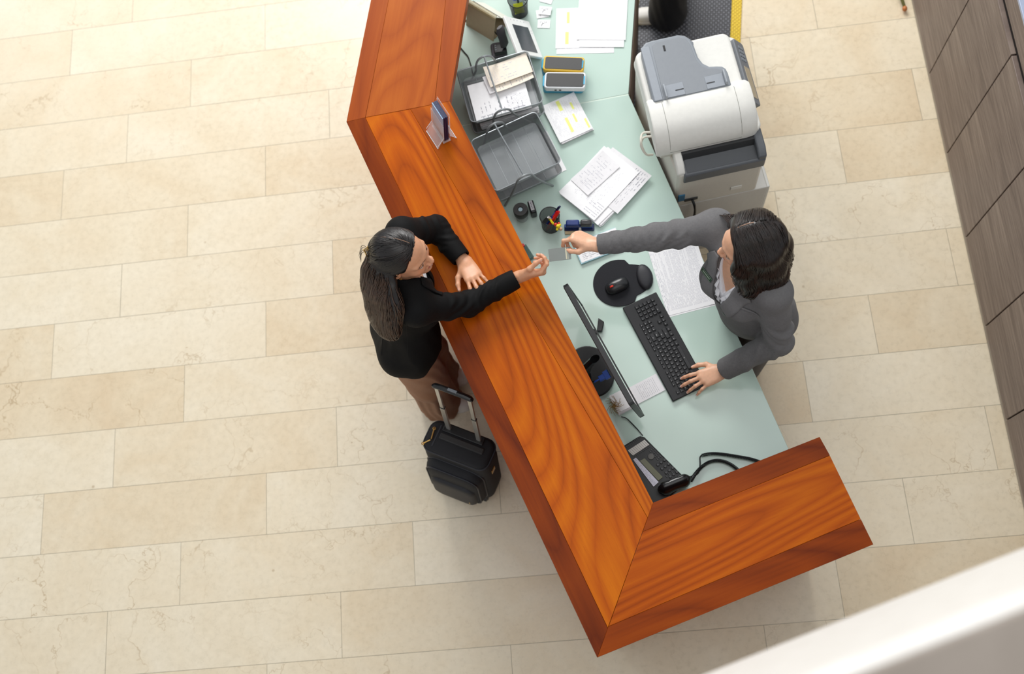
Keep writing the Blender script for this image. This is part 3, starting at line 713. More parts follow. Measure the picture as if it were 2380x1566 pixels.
# --- jar, stamp, pen cup, stapler
Mj = Matrix.Translation(at(1214, 505, D))
jar = thing('clip_jar', 'small clear round jar with black lid next to the black stamp', 'jar', M=Mj)
MB(Mj).lathe([(.026, 0), (.027, .003), (.027, .05), (.024, .055)], 28).build('jar_body', SMOKE, jar)
MB(Mj).lathe([(.031, .05), (.032, .053), (.032, .085), (.030, .089), (.012, .089), (.0105, .085), (.001, .085)], 32).build('lid', mat('black_lid', '#1f1d1b', .5), jar)
MB(Mj).lathe([(.0105, .0852), (.009, .0865), (.001, .0865)], 16).build('magnet', mat('shiny_grey', '#9fb0b5', .15, .7), jar)
a, b = at(1232, 467, D+.055), at(1240, 492, D+.055); Mst = fr((a+b)/2, b-a); Mst.translation.z = D
st = thing('rubber_stamp', 'black block rubber stamp with grey label strip behind the pen cup', 'stamp', M=Mst)
MB(Mst).box((0, 0, .0275), (.062, .027, .055)).build('stamp_body', BLK, st, None, .006)
MB(Mst).box((-.004, 0, .0555), (.046, .015, .002)).build('label', mat('grey_label', '#a9a7aa', .5), st)
mb = MB(Mst)
for i, x in enumerate((-.02, -.014, -.006, .002, .009)): mb.box((x, (-1)**i*.001, .0567), (.003, .006, .0005))
mb.build('label_mark', INKD, st)
def pen_cup(c, R0, R1, h, label, name='pen_cup'):
    M = Matrix.Translation(c); t_ = thing(name, label, 'pen cup', M=M)
    MB(M).lathe([(R0, .0), (R0, .002), (R0+(R1-R0)*.4, h*.4), (R1, h)], 36, 0, None, False).build('wire_mesh', WIRE_B, t_)
    MB(M).lathe([(.001, .001), (R0, .001), (R0+.001, .004), (R0, .006)], 36).build('cup_base', BLK, t_)
    MB(M).tube([(R1*math.cos(2*PI*i/40), R1*math.sin(2*PI*i/40), h) for i in range(41)], .0022, 8).build('rim', mat('black_rim', '#202124', .3, .4), t_)
    return t_
cc = at(1281, 523, D)
pen_cup(cc, .040, .042, .10, 'round black wire mesh pen cup holding pens between stamp and stapler')
def pen(name, label, a, b, r, m, tipm=None, cat='pen', clip=None, group='pens in the black mesh cup'):
    a, b = Vector(a), Vector(b); d = (b-a); M = fr(a, d, (0, .3, 1) if abs(d.normalized().z) > .7 else (0, 0, 1)); L = d.length
    t_ = thing(name, label, cat, M=M, group=group)
    MB(M).tube([(0, 0, 0), (.012, 0, 0), (.014, 0, 0), (L-.004, 0, 0), (L, 0, 0)], [r*.35, r*.85, r, r, r*.7], 10).build('barrel', m, t_)
    if tipm: MB(M).tube([(L-.04, 0, 0), (L+.002, 0, 0), (L+.004, 0, 0)], [r*1.12, r*1.12, r*.6], 10).build('cap', tipm, t_)
    MB(M).tube([(L-.04, 0, r*1.4), (L-.002, 0, r*1.4)], r*.28, 6).build('clip', clip or tipm or m, t_)
    return t_
BLUE = mat('blue_pen', '#1c3f9c', .35); RED = mat('red_pen', '#d81f1f', .3); YEL = mat('yellow_pen', '#e6d31c', .35); WHP = mat('white_pen', '#e8e8ea', .3); NAVY = mat('navy', '#15224f', .35)
b0_ = cc+Vector((0, 0, .006))
pen('ballpoint_pen', 'dark blue pen leaning out to the right of the black mesh cup', b0_+Vector((-.028, -.012, 0)), at(1301, 480, D+.135), .0042, BLUE, NAVY)
pen('marker', 'thick red marker leaning right in the black mesh cup below the blue pen', b0_+Vector((-.02, -.026, .0)), at(1299, 491, D+.118), .0072, RED)
pen('ballpoint_pen', 'white topped pen standing in the middle of the black mesh cup', b0_+Vector((.02, .015, 0)), at(1273, 505, D+.105), .0042, WHP, None)
pen('pencil', 'yellow pen lying across the rim of the black mesh cup', b0_+Vector((-.012, .024, .03)), at(1286, 520, D+.115), .005, YEL, cat='pen')
pen('ballpoint_pen', 'grey and orange pen at the right inside of the black mesh cup', b0_+Vector((-.005, -.03, 0)), at(1295, 497, D+.105), .004, STEEL, mat('orange_cap', '#d98a2a', .4))
# plain round-topped yellow pencil topper hanging over the rim
Mt = Matrix.Translation(at(1297, 526, D+.112))
tp = thing('pencil_topper', 'yellow and red bead charm hanging over the front rim of the pen cup', 'charm', M=Mt)
MB(Mt).ball((0, 0, 0), .010).ball((-.004, -.012, -.004), .006).ball((.008, .006, 0), .006).build('yellow_bead', mat('bead_yellow', '#e8d022', .4), tp)
MB(Mt).ball((-.010, .008, .002), .008).ball((.004, .013, .0), .006).build('red_bead', mat('bead_red', '#cf2f22', .4), tp)
MB(Mt).ball((.011, -.010, -.006), .008).build('tan_bead', mat('bead_tan', '#cda882', .5), tp)
a, b = at(1311, 521, D+.045), at(1380, 520, D+.045); Msp = fr((a+b)/2, b-a); Msp.translation.z = D; SL = (b-a).length*1.02
spl = thing('stapler', 'navy blue stapler with dark grey handle lying beside the pen cup', 'stapler', M=Msp)
MB(Msp).prism(rrect(SL, .032, .006), 0, .010).build('stapler_base', NAVY, spl, None, .002)
MB(Msp).box((-.003, 0, .021), (SL*.94, .016, .014)).build('magazine', mat('stapler_blue', '#24468f', .3), spl, None, .002)
MB(Msp).box((-.027, .004, .042), (SL*.47, .030, .026), 0, None, .9).build('handle', mat('stapler_navy', '#1d3474', .4), spl, None, .005)
MB(Msp).box((.031, .004, .044), (SL*.42, .031, .028), 0, None, .86).build('handle_grip', mat('dark_grey_grip', '#3b3b3d', .2), spl, None, .007)
MB(Msp).box((.004, -.012, .016), (.012, .014, .02)).build('hinge_clip', STEEL, spl, None, .002)
Ms2 = fr(at(1331, 542, D), b-a); tag(MB(Ms2).box((0, 0, .005), (.066, .013, .010)).build('staple_strip', mat('tan_staples', '#b9a582', .4, .4), None, None, .001), 'tan strip of staples lying in front of the navy stapler', 'staples')
Mr = fr(at(1226, 590, D), (.5, -.85, 0)); tt = thing('tape_dispenser', 'small smoky plastic box with red tip half hidden by the counter edge', 'dispenser', M=Mr)
MB(Mr).box((0, 0, .012), (.07, .03, .024)).build('case', glassy('smoky_plastic', '#4d6a64', .6), tt, None, .003)
MB(Mr).box((-.035, -.004, .024), (.016, .022, .010)).build('tip', mat('red_plastic', '#c8323c', .4), tt, None, .003)

# --- card terminals
def term(p0, p1, p3, body, side, label, tilt):
    M, w_, h_ = fr4(at(*p0, ZT+.075), at(*p1, ZT+.075), at(*p3, ZT+.075)); M.translation.z = D
    t_ = thing('card_terminal', label, 'terminal', M=M, group='handheld terminals side by side on the desk')
    MB(M).prism(rrect(w_*.97, h_*.76, .012, 5, -.011, .007), .0, .056).build('dock', side, t_, None, .004)
    MB(M).prism(rrect(w_*.985, h_*.97, .014), .045, .074).build('case', body, t_, None, .004)
    MB(M).prism(rrect(w_*.90, h_*.78, .008, 5, .0, .0), .073, .076).build('screen', mat('charcoal_screen', '#343434', .45), t_, None, .0006)
    MB(M).box((w_*.46, 0, .0755), (.006, h_*.5, .002)).build('side_tab', side, t_, None, .0005)
    mb = MB(M)
    for x in (-.02, .0): mb.box((w_*.0+x-.02, -h_*.487, .058), (.010, .003, .006))
    mb.build('port', BLK, t_)
CY = mat('cyan_plastic', '#1fa3cf', .35)
term((1264, 128), (1360, 132), (1264, 163), mat('amber_frame', '#e8bd3e', .4), CY, 'handheld terminal with yellow rim and black screen, farther one of the pair', 0)
term((1266, 166), (1363, 167), (1268, 205), mat('white_frame', '#e8ebee', .35), mat('light_cyan', '#4fb7dc', .4), 'handheld terminal with white rim and black screen, nearer one of the pair', 0)

# --- white digital frame leaning back
a, b, c_3 = at(1171, 36, .914), at(1229.6, 49.4, .785), at(1195, 122, .914)
Mf, fw, fh = fr4(a, b, c_3)
dg = thing('digital_frame', 'white framed small tablet display with dark screen leaning behind the terminals', 'tablet', M=Mf)
MB(Mf).prism(rrect(fw, fh, .006), -.014, 0).build('white_case', mat('white_plastic', '#eef0ee', .35), dg, None, .003)
MB(Mf).box((.004, -.008, .0008), (fw*.62, fh*.68, .0016)).build('screen', mat('grey_screen', '#4a4f54', .12), dg)
for q in [(-fw*.28+i*fw*.13, fh*.435) for i in range(5)]+[(fw*.42, fh*.22-.012*i) for i in range(2)]:
    MB(Mf).box((q[0], q[1], .0006), (.004, .004, .001)).build('touch_key', INKL, dg)
mb = MB(Mf); mb.add([(-.03, .03, -.014), (.0, .03, -.014), (.0, -.03, -.014), (-.03, -.03, -.014)], [(0, 1, 2, 3)])
foot = Mf @ Vector((-fw*.1, -fh*.32, -.018)); g2_ = Vector((foot.x-.012, foot.y-.03, D+.014))
MB().tube([foot, g2_], [.009, .009], 8, flat=.4).build('rear_prop', BLK, dg)
# --- cordless phone in its cradle
Mc = fr(at(1160, 119, D), (.9, .12, 0))
cp = thing('cordless_phone', 'dark grey cordless phone standing in a black cradle behind the white display', 'phone', M=Mc)
MB(Mc).prism(rrect(.074, .080, .014), 0, .018, 0, None, .06).build('cradle', mat('cradle_grey', '#4e4c52', .5), cp, None, .004)
MB(Mc).box((.008, -.012, .03), (.058, .045, .03)).build('socket_block', BLK, cp, None, .003)
h0, h1 = at(1174, 108, .80), at(1161, 63, .93)
MB().tube([h0, h0.lerp(h1, .1), h0.lerp(h1, .5), h0.lerp(h1, .9), h1], [.014, .024, .022, .024, .016], 10, flat=.45).build('handset', mat('handset_grey', '#3d3a3e', .5), cp)
mb = MB(Mc)
for i in range(3): mb.box((-.012, .004-.012*i, .0455), (.006, .006, .002))
mb.build('cradle_key', GRY, cp)
tag(MB().tube(spline([at(1078, 45, D+.004), at(1090, 50, D+.004), at(1108, 58, D+.004), at(1122, 64, D+.004), at(1134, 62, D+.004), at(1145, 68, D+.004), at(1155, 80, D+.004), at(1168, 86, D+.01)], 8), .0028, 7).build('phone_cable', BLK, None), 'black cable curving from under the counter to the cordless phone', 'cable')
tag(MB().tube(spline([at(1062, 98, D+.004), at(1070, 110, D+.004), at(1080, 122, D+.004), at(1088, 132, D+.004), at(1094, 150, D+.004), at(1100, 175, D+.004)], 8), .0026, 7).build('power_cable', BLK, None), 'black cable running under the upper wire letter tray from the counter', 'cable')
# --- desk calendar, tent shaped
r0, r1 = at(1087, 2, .885), at(1152, 41, .885)
axd = (r1-r0).normalized(); Mcal = fr((r0+r1)/2, axd); Mcal.translation.z = D; CL = (r1-r0).length*1.0; CH = .132
cal = thing('desk_calendar', 'beige spiral bound tent calendar standing by the counter at the far end', 'calendar', M=Mcal)
for s, wd, m in ((-1, .045, mat('cream_board', '#c9bb9c', .6)), (1, .098, mat('calendar_page', '#dcdcd0', .6))):
    mb = MB(Mcal); y = s*wd
    mb.add([(-CL/2, s*.004, CH), (CL/2, s*.004, CH), (CL/2, y, 0), (-CL/2, y, 0), (-CL/2, s*.001, CH), (CL/2, s*.001, CH), (CL/2, y-s*.003, 0), (-CL/2, y-s*.003, 0)], [(0, 1, 2, 3), (7, 6, 5, 4), (0, 3, 7, 4), (1, 5, 6, 2), (0, 4, 5, 1), (3, 2, 6, 7)])
    mb.build('cover' if s < 0 else 'page', m, cal)
MB(Mcal).box((0, .030, .002), (CL*.98, .12, .003)).build('base_flap', mat('brown_card', '#9a8a70', .7), cal)
mb = MB(Mcal)
for i in range(26):
    x = -CL/2+CL*(i+.5)/26
    mb.tube([(x, .011*math.cos(2*PI*k/12), CH-.002+.009*math.sin(2*PI*k/12)) for k in range(13)], .0013, 5)
mb.build('spiral_binding', mat('beige_wire', '#cdbf95', .4, .3), cal)
mb = MB(Mcal)
for i in range(26): mb.box((-CL/2+CL*(i+.5)/26, .0295, CH*.74), (.003, .004, .004))
mb.build('punch_hole', mat('hole_dark', '#4a4438', .8), cal)
# --- second pen cup at the top edge with notes inside
c2 = at(1208, 28, D)
pen_cup(c2, .038, .046, .10, 'black mesh cup holding yellow notes and blue scissors at the far end of the desk')
Mn = fr(c2+Vector((.0, -.012, .05)), (1, .2, 0), (0, -.7, .7)); mb = MB(Mn)
for i in range(4): mb.box((0, 0, i*.004), (.045, .045, .0032))
tag(mb.build('sticky_notes', mat('lime_note', '#d4df2e', .6), None), 'block of lime yellow sticky notes inside the far black mesh cup', 'sticky notes')
Mn2 = fr(c2+Vector((.004, .016, .085)), (1, -.3, 0), (.2, .7, .7)); mb = MB(Mn2)
for i in range(3): mb.box((0, 0, i*.004), (.03, .03, .0032))
tag(mb.build('sticky_notes', mat('lime_note', '#d4df2e', .6), None), 'upper lime yellow note block standing at the back of the far mesh cup', 'sticky notes')
Msc = fr(c2+Vector((.0, .002, .105)), (1, .05, 0)); scs = thing('scissors', 'blue handled scissors standing in the far black mesh cup', 'scissors', M=Msc)
for s in (-1, 1):
    MB(Msc).tube([(s*.012+.010*math.cos(2*PI*i/16), .009*math.sin(2*PI*i/16), 0) for i in range(17)], .0032, 7).build('handle_loop', BLUE, scs)
MB(Msc).box((0, 0, -.045), (.008, .003, .09)).build('blade', NAVY, scs, None, .001)

# --- wire letter trays (two stands of two tiers)
def tray_stand(rim, zr, low_z, apx, feet, label):
    P = [at(*q, zr) for q in rim]
    c = (P[0]+P[2])/2; M = fr(c, P[1]-P[0]); M.translation.z = D
    T_ = thing('letter_tray_stand', label, 'letter tray', M=M)
    inv = M.inverted(); Q = [inv @ p for p in P]
    x0 = (Q[0].x+Q[3].x)/2; x1 = (Q[1].x+Q[2].x)/2; y0 = (Q[2].y+Q[3].y)/2; y1 = (Q[0].y+Q[1].y)/2
    for z in (zr-D, low_z-D):
        dh = .052; n = 5; r_ = .02
        pr = rrect(x1-x0, y1-y0, r_, 4, (x0+x1)/2, (y0+y1)/2); pb = rrect(x1-x0-.03, y1-y0-.03, r_, 4, (x0+x1)/2, (y0+y1)/2)
        dip = lambda p: .022 if p[0] > x1-.03 and False else 0
        tr = MB(M); tr.rings([[(p[0], p[1], z) for p in pr], [(p[0], p[1], z-dh) for p in pb]], 0, None, False); tr.add([(p[0], p[1], z-dh) for p in pb], [tuple(range(len(pb)))])
        to = tr.build('tray_mesh', WIRE_S, T_)
        tb = MB(M); tb.tube([(p[0], p[1], z) for p in pr+pr[:1]], .0026, 8)
        for f in (.2, .4, .6, .8): x = x0+.015+(x1-x0-.03)*f; tb.tube([(x, y0+.015, z-dh-.001), (x, y1-.015, z-dh-.001)], .0016, 6)
        tb.build('tray_rim', SILV, to)
    tops = []
    for k, (ap, ft) in enumerate(zip(apx, feet)):
        a = inv @ at(*ap, zr+.055); fa = inv @ at(*ft[0], ZT+.004); fb = inv @ at(*ft[1], ZT+.004)
        fa.z = fb.z = .004; yy = a.y
        tops.append(a)
        s = Vector(((fa.x+fb.x)/2-a.x, (fa.y+fb.y)/2-a.y, 0))
        pth = [fa, Vector((fa.x*.62+a.x*.38, fa.y*.6+yy*.4, a.z*.42)), Vector((a.x-.046, yy, a.z-.060)), Vector((a.x-.030, yy, a.z-.016)), a, Vector((a.x+.030, yy, a.z-.016)), Vector((a.x+.046, yy, a.z-.060)), Vector((fb.x*.62+a.x*.38, fb.y*.6+yy*.4, a.z*.42)), fb]
        MB(M).tube(spline(pth, 8), .0050, 8).build('end_frame', mat('grey_tube', '#8d9294', .4, .4), T_)
    MB(M).tube(tops, .0036, 8).build('top_rod', SILV, T_)
    return T_, M, (x0, x1, y0, y1)
T1, TM1, B1 = tray_stand([(1060, 166), (1216, 120), (1272, 230), (1097, 289)], .93, .83, [(1125, 131), (1167, 255)], [((1096, 186), (1185, 160)), ((1136, 322), (1242, 288))], 'silver wire letter tray stand piled with papers, the farther of the two')
T2, TM2, B2 = tray_stand([(1092, 328), (1235, 263), (1314, 370), (1152, 447)], .93, .83, [(1149, 287), (1218, 408)], [((1112, 362), (1216, 322)), ((1174, 478), (1285, 432))], 'empty silver wire letter tray stand, the nearer of the two by the pen cup')
def tsheet(label, M, cx, cy, w_, h_, rz, z, mats, seed, texts, curl=.006, name='loose_sheet', hil=()):
    MM = M @ Matrix.Translation((cx, cy, z)) @ Matrix.Rotation(rz, 4, 'Z')
    mb, zf = sheet_mesh(MM, w_, h_, curl=curl, seed=seed)
    for i, k in enumerate(texts): ink(mb, w_, h_, 0, seed=seed*17+i, zf=zf, **k)
    o = mb.build(name, mats, None, MM, sharp=60); return tag(o, label, 'paper')
def local(M, q, z): return M.inverted() @ at(*q, z)
zt_ = .93-D-.045
MMb = TM1 @ Matrix.Translation((.0, .0, .83-D-.050)); mb = MB(MMb); r = random.Random(9)
for i in range(14): mb.box((r.uniform(-.006, .004), r.uniform(-.004, .004), .003+i*.0032), (.262, .205, .0027), r.randrange(2), MMb @ Matrix.Rotation(r.uniform(-.012, .012), 4, 'Z'))
tag(mb.build('paper_stack', [WHITE, WHITE2], None, MMb), 'thick wad of white papers filling the lower tier of the farther wire tray stand', 'paper stack')
pc_ = local(TM1, (1160, 222), .90)
tsheet('white form with grey print lying on the upper farther wire tray', TM1, pc_.x, pc_.y-.002, .25, .19, -.02, zt_+.008, [WHITE, INK, HIL], 31, [dict(lines=13, x0=.55, y0=.45, y1=1, dens=.8, size=.3, word=.01), dict(lines=8, vert=True, x1=.5, dens=.5, size=.25), dict(lines=2, y0=.85, dens=.9, size=.5)], .004)
mb_c = local(TM1, (1184, 166), .91)
tsheet('cream sheet folded over with a handwritten note, topmost in the farther wire tray', TM1, mb_c.x-.004, mb_c.y+.002, .20, .10, .07, zt_+.034, [CREAM, INKL, HIL], 32, [dict(lines=5, vert=False, dens=.55, size=.35, x0=.25, x1=.7), dict(lines=10, vert=True, y0=0, y1=.25, dens=.7)], .016)
tsheet('cream receipt tucked under the folded note in the farther wire tray', TM1, mb_c.x+.002, mb_c.y-.034, .18, .085, .1, zt_+.024, [CREAM, INK, HIL], 33, [dict(lines=9, vert=True, dens=.6, size=.3)], .012)
tsheet('white slip under the cream receipts in the farther wire tray', TM1, mb_c.x-.022, mb_c.y-.022, .19, .09, .12, zt_+.017, [WHITE2, INKL, HIL], 34, [dict(lines=6, dens=.5)], .008)
q_ = local(TM2, (1258, 356), .785)
sheet('loose_sheet', 'plain white sheet lying under the nearer wire tray and sticking out on its right', 'paper', (1132, 366), (1271, 304), (1171, 460), D+.0003, seed=35)

# --- leaflet holder on the wooden counter
ha, hb_ = at(1012, 322, ZC), at(1027, 343, ZC); hdx = (at(1388, 1528, ZC)-at(805, 283, ZC)).normalized()
hc = at(1026, 313, ZC+.001); Mh0 = fr(hc, at(1023, 343, ZC)-at(992, 295, ZC)); Mh = Mh0 @ Matrix.Rotation(math.radians(-9), 4, 'X')
lh = thing('leaflet_holder', 'clear acrylic holder with dark blue leaflets standing on the wooden counter', 'leaflet holder', M=Mh)
HW, HH = .10, .185
mb = MB(Mh)
for y in (-.016, .016): mb.box((0, y, .012+HH/2 if y > 0 else .012+HH*.36), (HW, .0025, HH if y > 0 else HH*.72))
mb.box((0, 0, .014), (HW, .032, .0025)); 
mb.M = Mh0
for s in (-1, 1): mb.add([(-HW/2, s*.018+.008, .05), (HW/2, s*.018+.008, .05), (HW/2, s*.046, 0), (-HW/2, s*.046, 0), (-HW/2, s*.016+.008, .05), (HW/2, s*.016+.008, .05), (HW/2, s*.043, 0), (-HW/2, s*.043, 0)], [(0, 1, 2, 3), (7, 6, 5, 4), (0, 3, 7, 4), (1, 5, 6, 2), (3, 2, 6, 7), (0, 4, 5, 1)])
mb.build('acrylic_stand', CLEAR, lh)
mb = MB(Mh)
for z0, z1, y in ((0, 0, 0),): pass
for s in (-1, 1): mb.tube([(s*HW/2, -.043, .012), (s*HW/2, -.015, .05), (s*HW/2, -.015, HH*.72)], .0012, 6); mb.tube([(s*HW/2, .043, .012), (s*HW/2, .015, .05), (s*HW/2, .015, HH)], .0012, 6)
mb.M = Mh0; mb.tube([(-HW/2, -.0445, .002), (HW/2, -.0445, .002)], .0012, 6); mb.tube([(-HW/2, .0445, .002), (HW/2, .0445, .002)], .0012, 6)
mb.build('bright_edge', mat('acrylic_edge', '#e9eef2', .2), lh)
t = NT('leaflet_photo'); o_ = t.xyz(t.obj()); g_ = t.mr(o_[2], -.08, .08, 0, 1)
t.set(Base_Color=t.ramp(t.math('ADD', g_, t.math('MULTIPLY', t.math('SUBTRACT', t.noise(t.obj(), 30, 3), .5), .5)), [(0, lin('#8a5a48')), (.25, lin('#c0a492')), (.5, lin('#b9bfc8')), (1, lin('#8fb2cf'))]), Roughness=.3); LP = t.m
for i in range(6):
    MM = Mh @ Matrix.Translation((random.uniform(-.002, .002), -.011+i*.0042, .10))
    lf = MB(MM).box((0, 0, 0), (.088, .0034, .165)).build('leaflet', [LP if i == 0 else NAVY], None, MM)
    tag(lf, 'photo fronted leaflet first in the clear acrylic holder' if i == 0 else 'dark blue leaflet inside the clear acrylic holder behind the photo fronted one', 'leaflet', 'leaflets in the acrylic holder')
# ================================================================== copier on its cabinet
ca = math.radians(10.7); cx_ = Vector((math.cos(ca), math.sin(ca), 0)); Mcp = fr((.642, 1.950, 0), cx_)
CWH = mat('copier_white', '#e4e3dd', .42, bump=.04); CWH2 = mat('copier_beige', '#d6d2c8', .45, bump=.04); CGR = mat('copier_grey', '#8a9097', .45, bump=.04)
CDG = mat('copier_dark_grey', '#5d6166', .45, bump=.04); CBK = mat('copier_slot', '#2e2f31', .5)
cab = thing('copier_cabinet', 'low white cabinet standing under the copier behind the desk', 'cabinet', M=Mcp @ Matrix.Translation((0, 0, 0)))
MB(Mcp).box((-.155, .275, .3), (.41, .55, .60)).build('cabinet_body', mat('cabinet_white', '#cfcdc7', .5), cab, None, .004)
MB(Mcp).box((.058, .275, .3), (.014, .54, .58)).build('door', mat('cabinet_door', '#dcdbd5', .5), cab, None, .003)
cop = thing('copier', 'white and grey multifunction copier with sheet feeder behind the glass desk', 'copier', M=Mcp)
z0 = .602
MB(Mcp).prism([(-.372, .012), (-.36, .0), (-.01, .0), (0, .012), (0, .53), (-.02, .55), (-.42, .55), (-.434, .53)], z0, .912).build('copier_body', CWH2, cop, None, .006)
MB(Mcp).box((-.210, .325, .934), (.43, .45, .046)).build('upper_body', CWH2, cop, None, .006)
# recessed paper outlet on the near side
def xprism(prof, x0, x1): return MB(Mcp).rings([[(x, p[0], p[1]) for p in prof] for x in (x0, x1)])
xprism([(.003, .905), (.004, .922), (.03, .945), (.085, .957), (.12, .957), (.12, .905)], -.372, -.338).build('side_pillar', CWH, cop, None, .006)
xprism([(-.004, .842), (-.004, .935), (.03, .960), (.12, .963), (.12, .842)], -.032, .004).build('side_shoulder', CDG, cop, None, .006)
xprism([(-.006, .842), (-.008, .912), (.004, .917), (.10, .926), (.10, .842)], -.345, .003).build('outlet_lip', CDG, cop, None, .007)
xprism([(.06, .920), (.075, .9565), (.105, .9565), (.105, .920)], -.338, -.03).build('outlet_slot', CBK, cop, None)
xprism([(.004, .9185), (.075, .928), (.075, .91), (.004, .91)], -.330, -.034).build('outlet_tray', mat('outlet_grey', '#4c4f53', .5), cop, None)
MB(Mcp).box((-.001, .275, .74), (.012, .50, .20)).build('front_door', CGR, cop, None, .006)
MB(Mcp).box((.004, .29, .885), (.02, .34, .05)).build('front_tray_gap', CBK, cop, None, .004)
# scanner deck and lid
MB(Mcp).prism(rrect(.445, .455, .03, 6, -.218, .3275), .955, .985).build('scanner_deck', CWH, cop, None, .008)
lidp = rrect(.415, .445, .035, 6, -.235, .328)
MB(Mcp).prism(lidp, .985, 1.045, 0, None, .03).build('scanner_lid', CWH, cop, None, .012, 3)
# sheet feeder: rounded hump on the near part
fd = MB(Mcp); rs = []
for x in (-.444, -.442, -.43, -.06, -.030, -.016):
    s = {-.444: .93, -.442: .97, -.43: 1, -.06: 1, -.030: .97, -.016: .88}[x]
    prof = [(.30, .99), (.30, 1.062), (.285, 1.082), (.255, 1.088), (.215, 1.087), (.175, 1.080), (.140, 1.064), (.112, 1.040), (.094, 1.010), (.086, .98), (.086, .957), (.2, .955)]
    cy_, cz_ = .19, 1.01
    rs.append([(x, cy_+(p[0]-cy_)*s, cz_+(p[1]-cz_)*s) for p in prof])
fd.rings(rs).build('feeder_cover', CWH, cop, None, .006, 2, 30)
mb = MB(Mcp)
for x in (-.385, -.085):
    mb.tube([(x, .262, 1.0885), (x, .215, 1.0875), (x, .175, 1.0805), (x, .140, 1.0645), (x, .112, 1.0405), (x, .094, 1.0105), (x, .0858, .975)], .0008, 4)
mb.tube([(-.385, .0858, .975), (-.085, .0858, .975)], .0008, 4)
mb.build('panel_seam', mat('seam_grey', '#77766f', .6), cop)
# grey L shaped input tray, slightly domed
tp_ = [(-.418, .268), (-.092, .268)] + [(-.092, .330), (-.096, .352), (-.108, .366), (-.128, .372), (-.158, .378), (-.180, .398), (-.192, .430), (-.196, .49), (-.202, .522), (-.222, .546), (-.25, .556)] + [(-.36, .556), (-.388, .552), (-.406, .536), (-.415, .512)]
MB(Mcp).prism(tp_, 1.04, 1.088).build('paper_tray', CGR, cop, None, .008, 3)
inner = [(-.372, .272), (-.104, .272), (-.104, .328), (-.110, .345), (-.130, .358), (-.165, .366), (-.190, .385), (-.204, .42), (-.210, .49), (-.220, .525), (-.245, .540), (-.345, .540), (-.366, .528)]
MB(Mcp).prism(inner, 1.0875, 1.0895).build('tray_well', mat('tray_grey_dark', '#858a90', .5), cop, None, .001, 1)
MB(Mcp).box((-.395, .40, 1.0905), (.036, .26, .006)).build('side_rib', mat('tray_grey_light', '#949aa2', .45), cop, None, .003)
for x, y in ((-.362, .300), (-.112, .306)):
    MB(Mcp).box((x, y, 1.100), (.008, .062, .024)).build('paper_guide', mat('guide_grey', '#9fa5ab', .4), cop, None, .003)
    s = 1 if x < -.2 else -1
    MB(Mcp).box((x+s*.042, .303, 1.0905), (.075, .058, .002)).build('guide_plate', mat('tray_grey_light', '#949aa2', .45), cop, None, .0008, 1)
    MB(Mcp).box((x+s*.06, .300, 1.0918), (.034, .004, .002)).build('guide_slot', CBK, cop)
MB(Mcp).box((-.318, .505, 1.090), (.008, .026, .003)).build('arrow_mark', BLK, cop)
MB(Mcp @ Matrix.Translation((-.205, .505, 1.07))).lathe([(.012, 0), (.011, .012), (.006, .013)], 14).build('finger_notch', mat('notch_grey', '#7d838b', .5), cop)
# control panel slanting down on the right
Mpn = Mcp @ fr((.010, .37, .985), (math.cos(.95), 0, -math.sin(.95)), (math.sin(.95), 0, math.cos(.95)))
MB(Mpn).prism(rrect(.085, .31, .016), -.03, 0).build('control_panel', mat('panel_grey', '#787c81', .45), cop, None, .004)
MB(Mpn).box((.006, -.05, .0006), (.045, .15, .0015)).build('touch_screen', mat('beige_lcd', '#b9ac93', .2), cop, None, .0004, 1)
mb = MB(Mpn)
for i in range(4):
    for j in range(3): mb.box((-.012+.014*j, .06+.02*i, .001), (.009, .011, .003))
mb.build('panel_key', CGR, cop)
# small fittings
MB(Mcp).box((-.30, -.002, .655), (.06, .006, .022)).build('power_inlet', CBK, cop, None, .002)
MB(Mcp).box((-.10, -.002, .675), (.05, .004, .03)).build('side_latch', CWH, cop, None, .003)
MB(Mcp).box((-.345, -.002, .69), (.03, .006, .06)).build('connector_panel', mat('blue_connector', '#2c6f96', .5), cop, None, .002)
MB().tube(spline([Mcp @ Vector((-.295, -.006, .655)), Mcp @ Vector((-.29, -.03, .64)), Mcp @ Vector((-.285, -.035, .58)), Mcp @ Vector((-.29, -.035, .5)), Mcp @ Vector((-.32, -.045, .4)), Mcp @ Vector((-.34, -.05, .2)), Mcp @ Vector((-.34, -.05, .01))], 8), .006, 8).build('power_cord', BLK, cop)
for k in (0, 1): MB().tube(spline([Mcp @ Vector((-.44, .18+.02*k, .97)), Mcp @ Vector((-.475, .19+.02*k, .955)), Mcp @ Vector((-.49, .17, .93+.02*k)), Mcp @ Vector((-.475, .14, .90)), Mcp @ Vector((-.445, .14, .88))], 6), .005, 7).build('lid_strap', mat('off_white_strap', '#dedacd', .6), cop)

